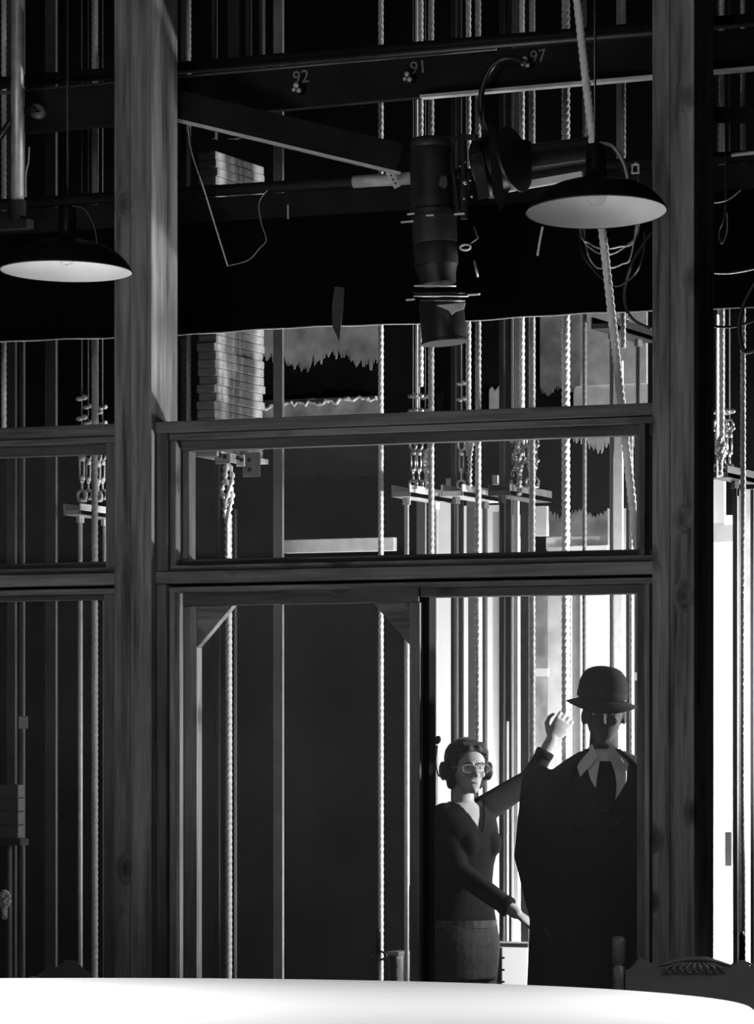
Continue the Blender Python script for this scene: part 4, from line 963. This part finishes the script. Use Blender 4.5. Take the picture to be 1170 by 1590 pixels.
for sx in (-1, 1):
    hp = G(928, 1520)+MS*.095*sx; kn = Vector((hp.x, hp.y, .5)); an = Vector((hp.x, hp.y, .09))
    m.capsule(hp, kn, .088, .058); m.capsule(kn, an, .056, .038); m.capsule(an-UP*.03, an-UP*.045+MF*.15, .04, .032)
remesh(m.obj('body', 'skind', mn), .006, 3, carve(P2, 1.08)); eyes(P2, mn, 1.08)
m = MB()
ct = [(G(922, 1640), .27, .19), (G(920, 1540), .26, .18), (G(918, 1440), .245, .165), (G(920, 1350), .24, .16), (G(926, 1280), .25, .158), (G(933, 1235), .262, .15), (G(936, 1212), .245, .135), (G(937, 1194), .20, .115), (G(937, 1178), .145, .095), (G(936, 1166), .09, .08)]
m.loft([(c, MS*a, MF*b_, .82) for c, a, b_ in ct], 36)
for a, b2, c in ((SL, EL, WL), (SR, ER, WR)):
    m.capsule(a, b2, .070, .062); m.capsule(b2, b2.lerp(c, .9), .060, .050)
co = m.obj('overcoat', 'coat', mn); remesh(co, .008, 4)
# trousers & shoes
m = MB()
for sx in (-1, 1):
    hp = G(928, 1520)+MS*.095*sx; m.capsule(Vector((hp.x, hp.y, .85)), Vector((hp.x, hp.y, .1)), .10, .065)
    a = Vector((hp.x, hp.y, .05))
    s2 = MB().loft([(a+MF*t-UP*(.05-h), MS*w, UP*h, .8) for t, w, h in ((-.05, .035, .045), (0, .045, .06), (.08, .05, .04), (.16, .045, .03), (.2, .025, .02))], 16); s2.obj('shoe', 'iron', mn, smooth=True)
remesh(m.obj('trousers', 'coat', mn), .012, 2)
# shirt front, collar, tie and lapels lie on the coat surface
def surf(ph, z, k=1.0):
    for i in range(len(ct)-1):
        z0, z1 = ct[i][0].z, ct[i+1][0].z
        if z0 <= z <= z1 or i == len(ct)-2:
            t = (z-z0)/(z1-z0); c = ct[i][0].lerp(ct[i+1][0], t); a = ct[i][1]*(1-t)+ct[i+1][1]*t; b_ = ct[i][2]*(1-t)+ct[i+1][2]*t
            s, f = math.sin(ph), math.cos(ph)
            return Vector((c.x, c.y, z))+MS*a*k*math.copysign(abs(s)**.82, s)+MF*b_*k*abs(f)**.82
def sheet(zs, lo, hi, k, mat, name, off=.0):
    m = MB(); nn = 12; vs = []
    for z in zs:
        t = (z-zs[0])/(zs[-1]-zs[0])
        for i in range(nn+1): vs.append(surf(lo(t)+(hi(t)-lo(t))*i/nn, z, k)+MF*off)
    fs = [(j*(nn+1)+i, j*(nn+1)+i+1, (j+1)*(nn+1)+i+1, (j+1)*(nn+1)+i) for j in range(len(zs)-1) for i in range(nn)]
    o = m.add(vs, fs).obj(name, mat, mn, smooth=True); s = o.modifiers.new('s', 'SOLIDIFY'); s.thickness = .003; return o
zt1, zb1 = G(937, 1163).z, G(945, 1250).z; zs = [zb1+(zt1-zb1)*i/14 for i in range(15)]
sheet(zs, lambda t: .10-.52*t**1.1, lambda t: .11+.42*t**.8, 1.0, 'mshirt', 'shirt_front', .014)
zs2 = [G(937, 1262).z+(G(937, 1182).z-G(937, 1262).z)*i/12 for i in range(13)]
sheet(zs2, lambda t: .02-.06*t-.03*math.sin(PI*t), lambda t: .16-.02*t+.02*math.sin(PI*t), 1.0, 'coat', 'tie', .022)
m = MB().ball(surf(.04, G(937, 1190).z, 1.0)+MF*.02, .016, .012, .016, 12); m.obj('tie_knot', 'coat', mn, smooth=True)
for sx in (-1, 1):
    a, b2, c, d = surf(sx*.62, G(937, 1160).z)+MF*.01+UP*.012, surf(sx*.08, G(937, 1176).z)+MF*.02, surf(sx*.30, G(937, 1206).z)+MF*.022, surf(sx*.72, G(937, 1180).z)+MF*.012
    MB().add([p+MF*y for y in (0, .003) for p in (a, b2, c, d)], [(0, 1, 2, 3), (7, 6, 5, 4), (0, 4, 5, 1), (1, 5, 6, 2), (2, 6, 7, 3), (3, 7, 4, 0)]).obj('collar_wing', 'mshirt', mn)
    l0 = [surf(sx*(.60-.45*t)+(.05 if sx > 0 else 0), zt1+(G(937, 1290).z-zt1)*t)+MF*.022 for t in [i/8 for i in range(9)]]
    m = MB()
    vs = []
    for i, p in enumerate(l0): vs += [p, p+MS*sx*(.020+.035*math.sin(PI*i/8))-MF*.008]
    MB().add(vs, [(2*i, 2*i+1, 2*i+3, 2*i+2) for i in range(8)]).obj('lapel', 'coat', mn, smooth=True).modifiers.new('s', 'SOLIDIFY').thickness = .004
# hair & hat
MB().loft([(P2(0, y, z), MS*a, MF*b_, .95) for z, a, b_, y in ((.05, .05, .04, -.06), (.09, .078, .07, -.032), (.13, .083, .09, -.02), (.16, .083, .094, -.014))], 26).obj('hair', 'hair', mn, smooth=True)
ht = empty('brimmed_hat', G(934, 1085), 'black round-crowned hat with drooping brim worn by the man', 'hat')
Hb = G(934, 1087, .02); Mx = Matrix.Translation(Hb) @ Matrix.Rotation(TH, 4, 'Z') @ Matrix.Rotation(math.radians(5), 4, 'Y') @ Matrix.Rotation(math.radians(4), 4, 'X')
pr = [(.088, 0), (.096, .012), (.098, .04), (.095, .07), (.085, .098), (.068, .118), (.045, .129), (.02, .134), (.001, .135)]
MB().lathe(pr, Mx @ Matrix.Diagonal((1.0, 1.12, 1, 1)), 40).obj('crown', 'black', ht, smooth=True)
m = MB(); n = 56; vs = []
for r, z in ((.090, .004), (.105, -.006), (.122, -.016), (.134, -.024), (.140, -.027), (.139, -.031), (.122, -.024), (.105, -.014), (.090, -.006)):
    for i in range(n):
        a = 2*PI*i/n; vs.append(Mx @ Vector((r*math.cos(a)*1.0, r*1.13*math.sin(a), z+(.014*abs(math.cos(a))**2 - .012*abs(math.sin(a))**2)*max(0, (r-.09)/.045))))
m.add(vs, [(j*n+i, j*n+(i+1) % n, ((j+1) % 9)*n+(i+1) % n, ((j+1) % 9)*n+i) for j in range(9) for i in range(n)])
m.obj('brim', 'black', ht, smooth=True)
MB().lathe([(.0985, .010), (.1, .012), (.1, .034), (.0985, .036)], Mx @ Matrix.Diagonal((1.0, 1.12, 1, 1)), 40).obj('hat_band', 'coat', ht, smooth=True)

# ------------------------------------------------------------ camera and light
cd = bpy.data.cameras.new('camera'); cam = bpy.data.objects.new('camera', cd); COL.objects.link(cam)
cam.location = CAM; cam.rotation_euler = (PI/2, 0, TH); cd.sensor_fit = 'HORIZONTAL'; cd.sensor_width = 36; cd.lens = F*36/1170
cd.shift_y = (HZ-795)/1170; cd.clip_end = 100; cd.clip_start = .1
SC.camera = cam
w = bpy.data.worlds.new('world'); SC.world = w; w.use_nodes = True; w.node_tree.nodes['Background'].inputs[0].default_value = (0, 0, 0, 1)
SC.view_settings.view_transform = 'Standard'; SC.view_settings.look = 'None'; SC.view_settings.exposure = 0; SC.view_settings.gamma = 1
def lamp(name, typ, loc, target, energy, size=.2, angle=60, blend=.4):
    l = bpy.data.lights.new(name, typ); o = bpy.data.objects.new(name, l); COL.objects.link(o); o.location = loc
    o.rotation_euler = (Vector(target)-Vector(loc)).to_track_quat('-Z', 'Y').to_euler(); l.energy = energy
    if typ == 'SPOT': l.spot_size = math.radians(angle); l.spot_blend = blend; l.shadow_soft_size = size
    elif typ == 'AREA': l.size = size
    return o
wf = MB().box(X(1185, .72), 3.4, .72, .76, 0, CEIL-.002)
tag(wf.obj('light_blocker', 'black'), 'added tall black light blocker beyond the right edge of the photo', 'light blocker')  # added unseen panel that keeps the side light off the posts
lamp('stage_side_light', 'SPOT', (2.3, 2.33, 2.3), (-.6, 1.1, 2.1), 650, .08, 110, .7)
def strip(name, px0, px1, Y, z, tgt, energy):
    o = lamp(name, 'AREA', ((X(px0, Y)+X(px1, Y))/2, Y, z), ((X(px0, Y)+X(px1, Y))/2, tgt[0], tgt[1]), energy)
    o.data.shape = 'RECTANGLE'; o.data.size = X(px1, Y)-X(px0, Y); o.data.size_y = .12; return o
strip('board_fill_strip', 690, 1300, 1.95, .38, (2.6, 1.9), 115)  # added hidden strip that brightens the white boards from below
lamp('front_fill', 'AREA', (1.6, -9, 4.0), (0, 0, 2.6), 64, 2.2)
lamp('wing_light', 'SPOT', (1.8, 1.42, 1.75), (-.2, .98, 1.9), 460, .05, 100, .7)
for u_, e_ in ((-3.3, 150), (2.9, 65)):
    q = tc0+VR*(u_+1.0); o = lamp('table_softbox', 'AREA', (q.x, q.y, 2.5), (tc0.x, tc0.y, 0) if False else (q.x-VR.x*u_*.35, q.y-VR.y*u_*.35, 0), e_, 1.5); o.data.spread = math.radians(95)
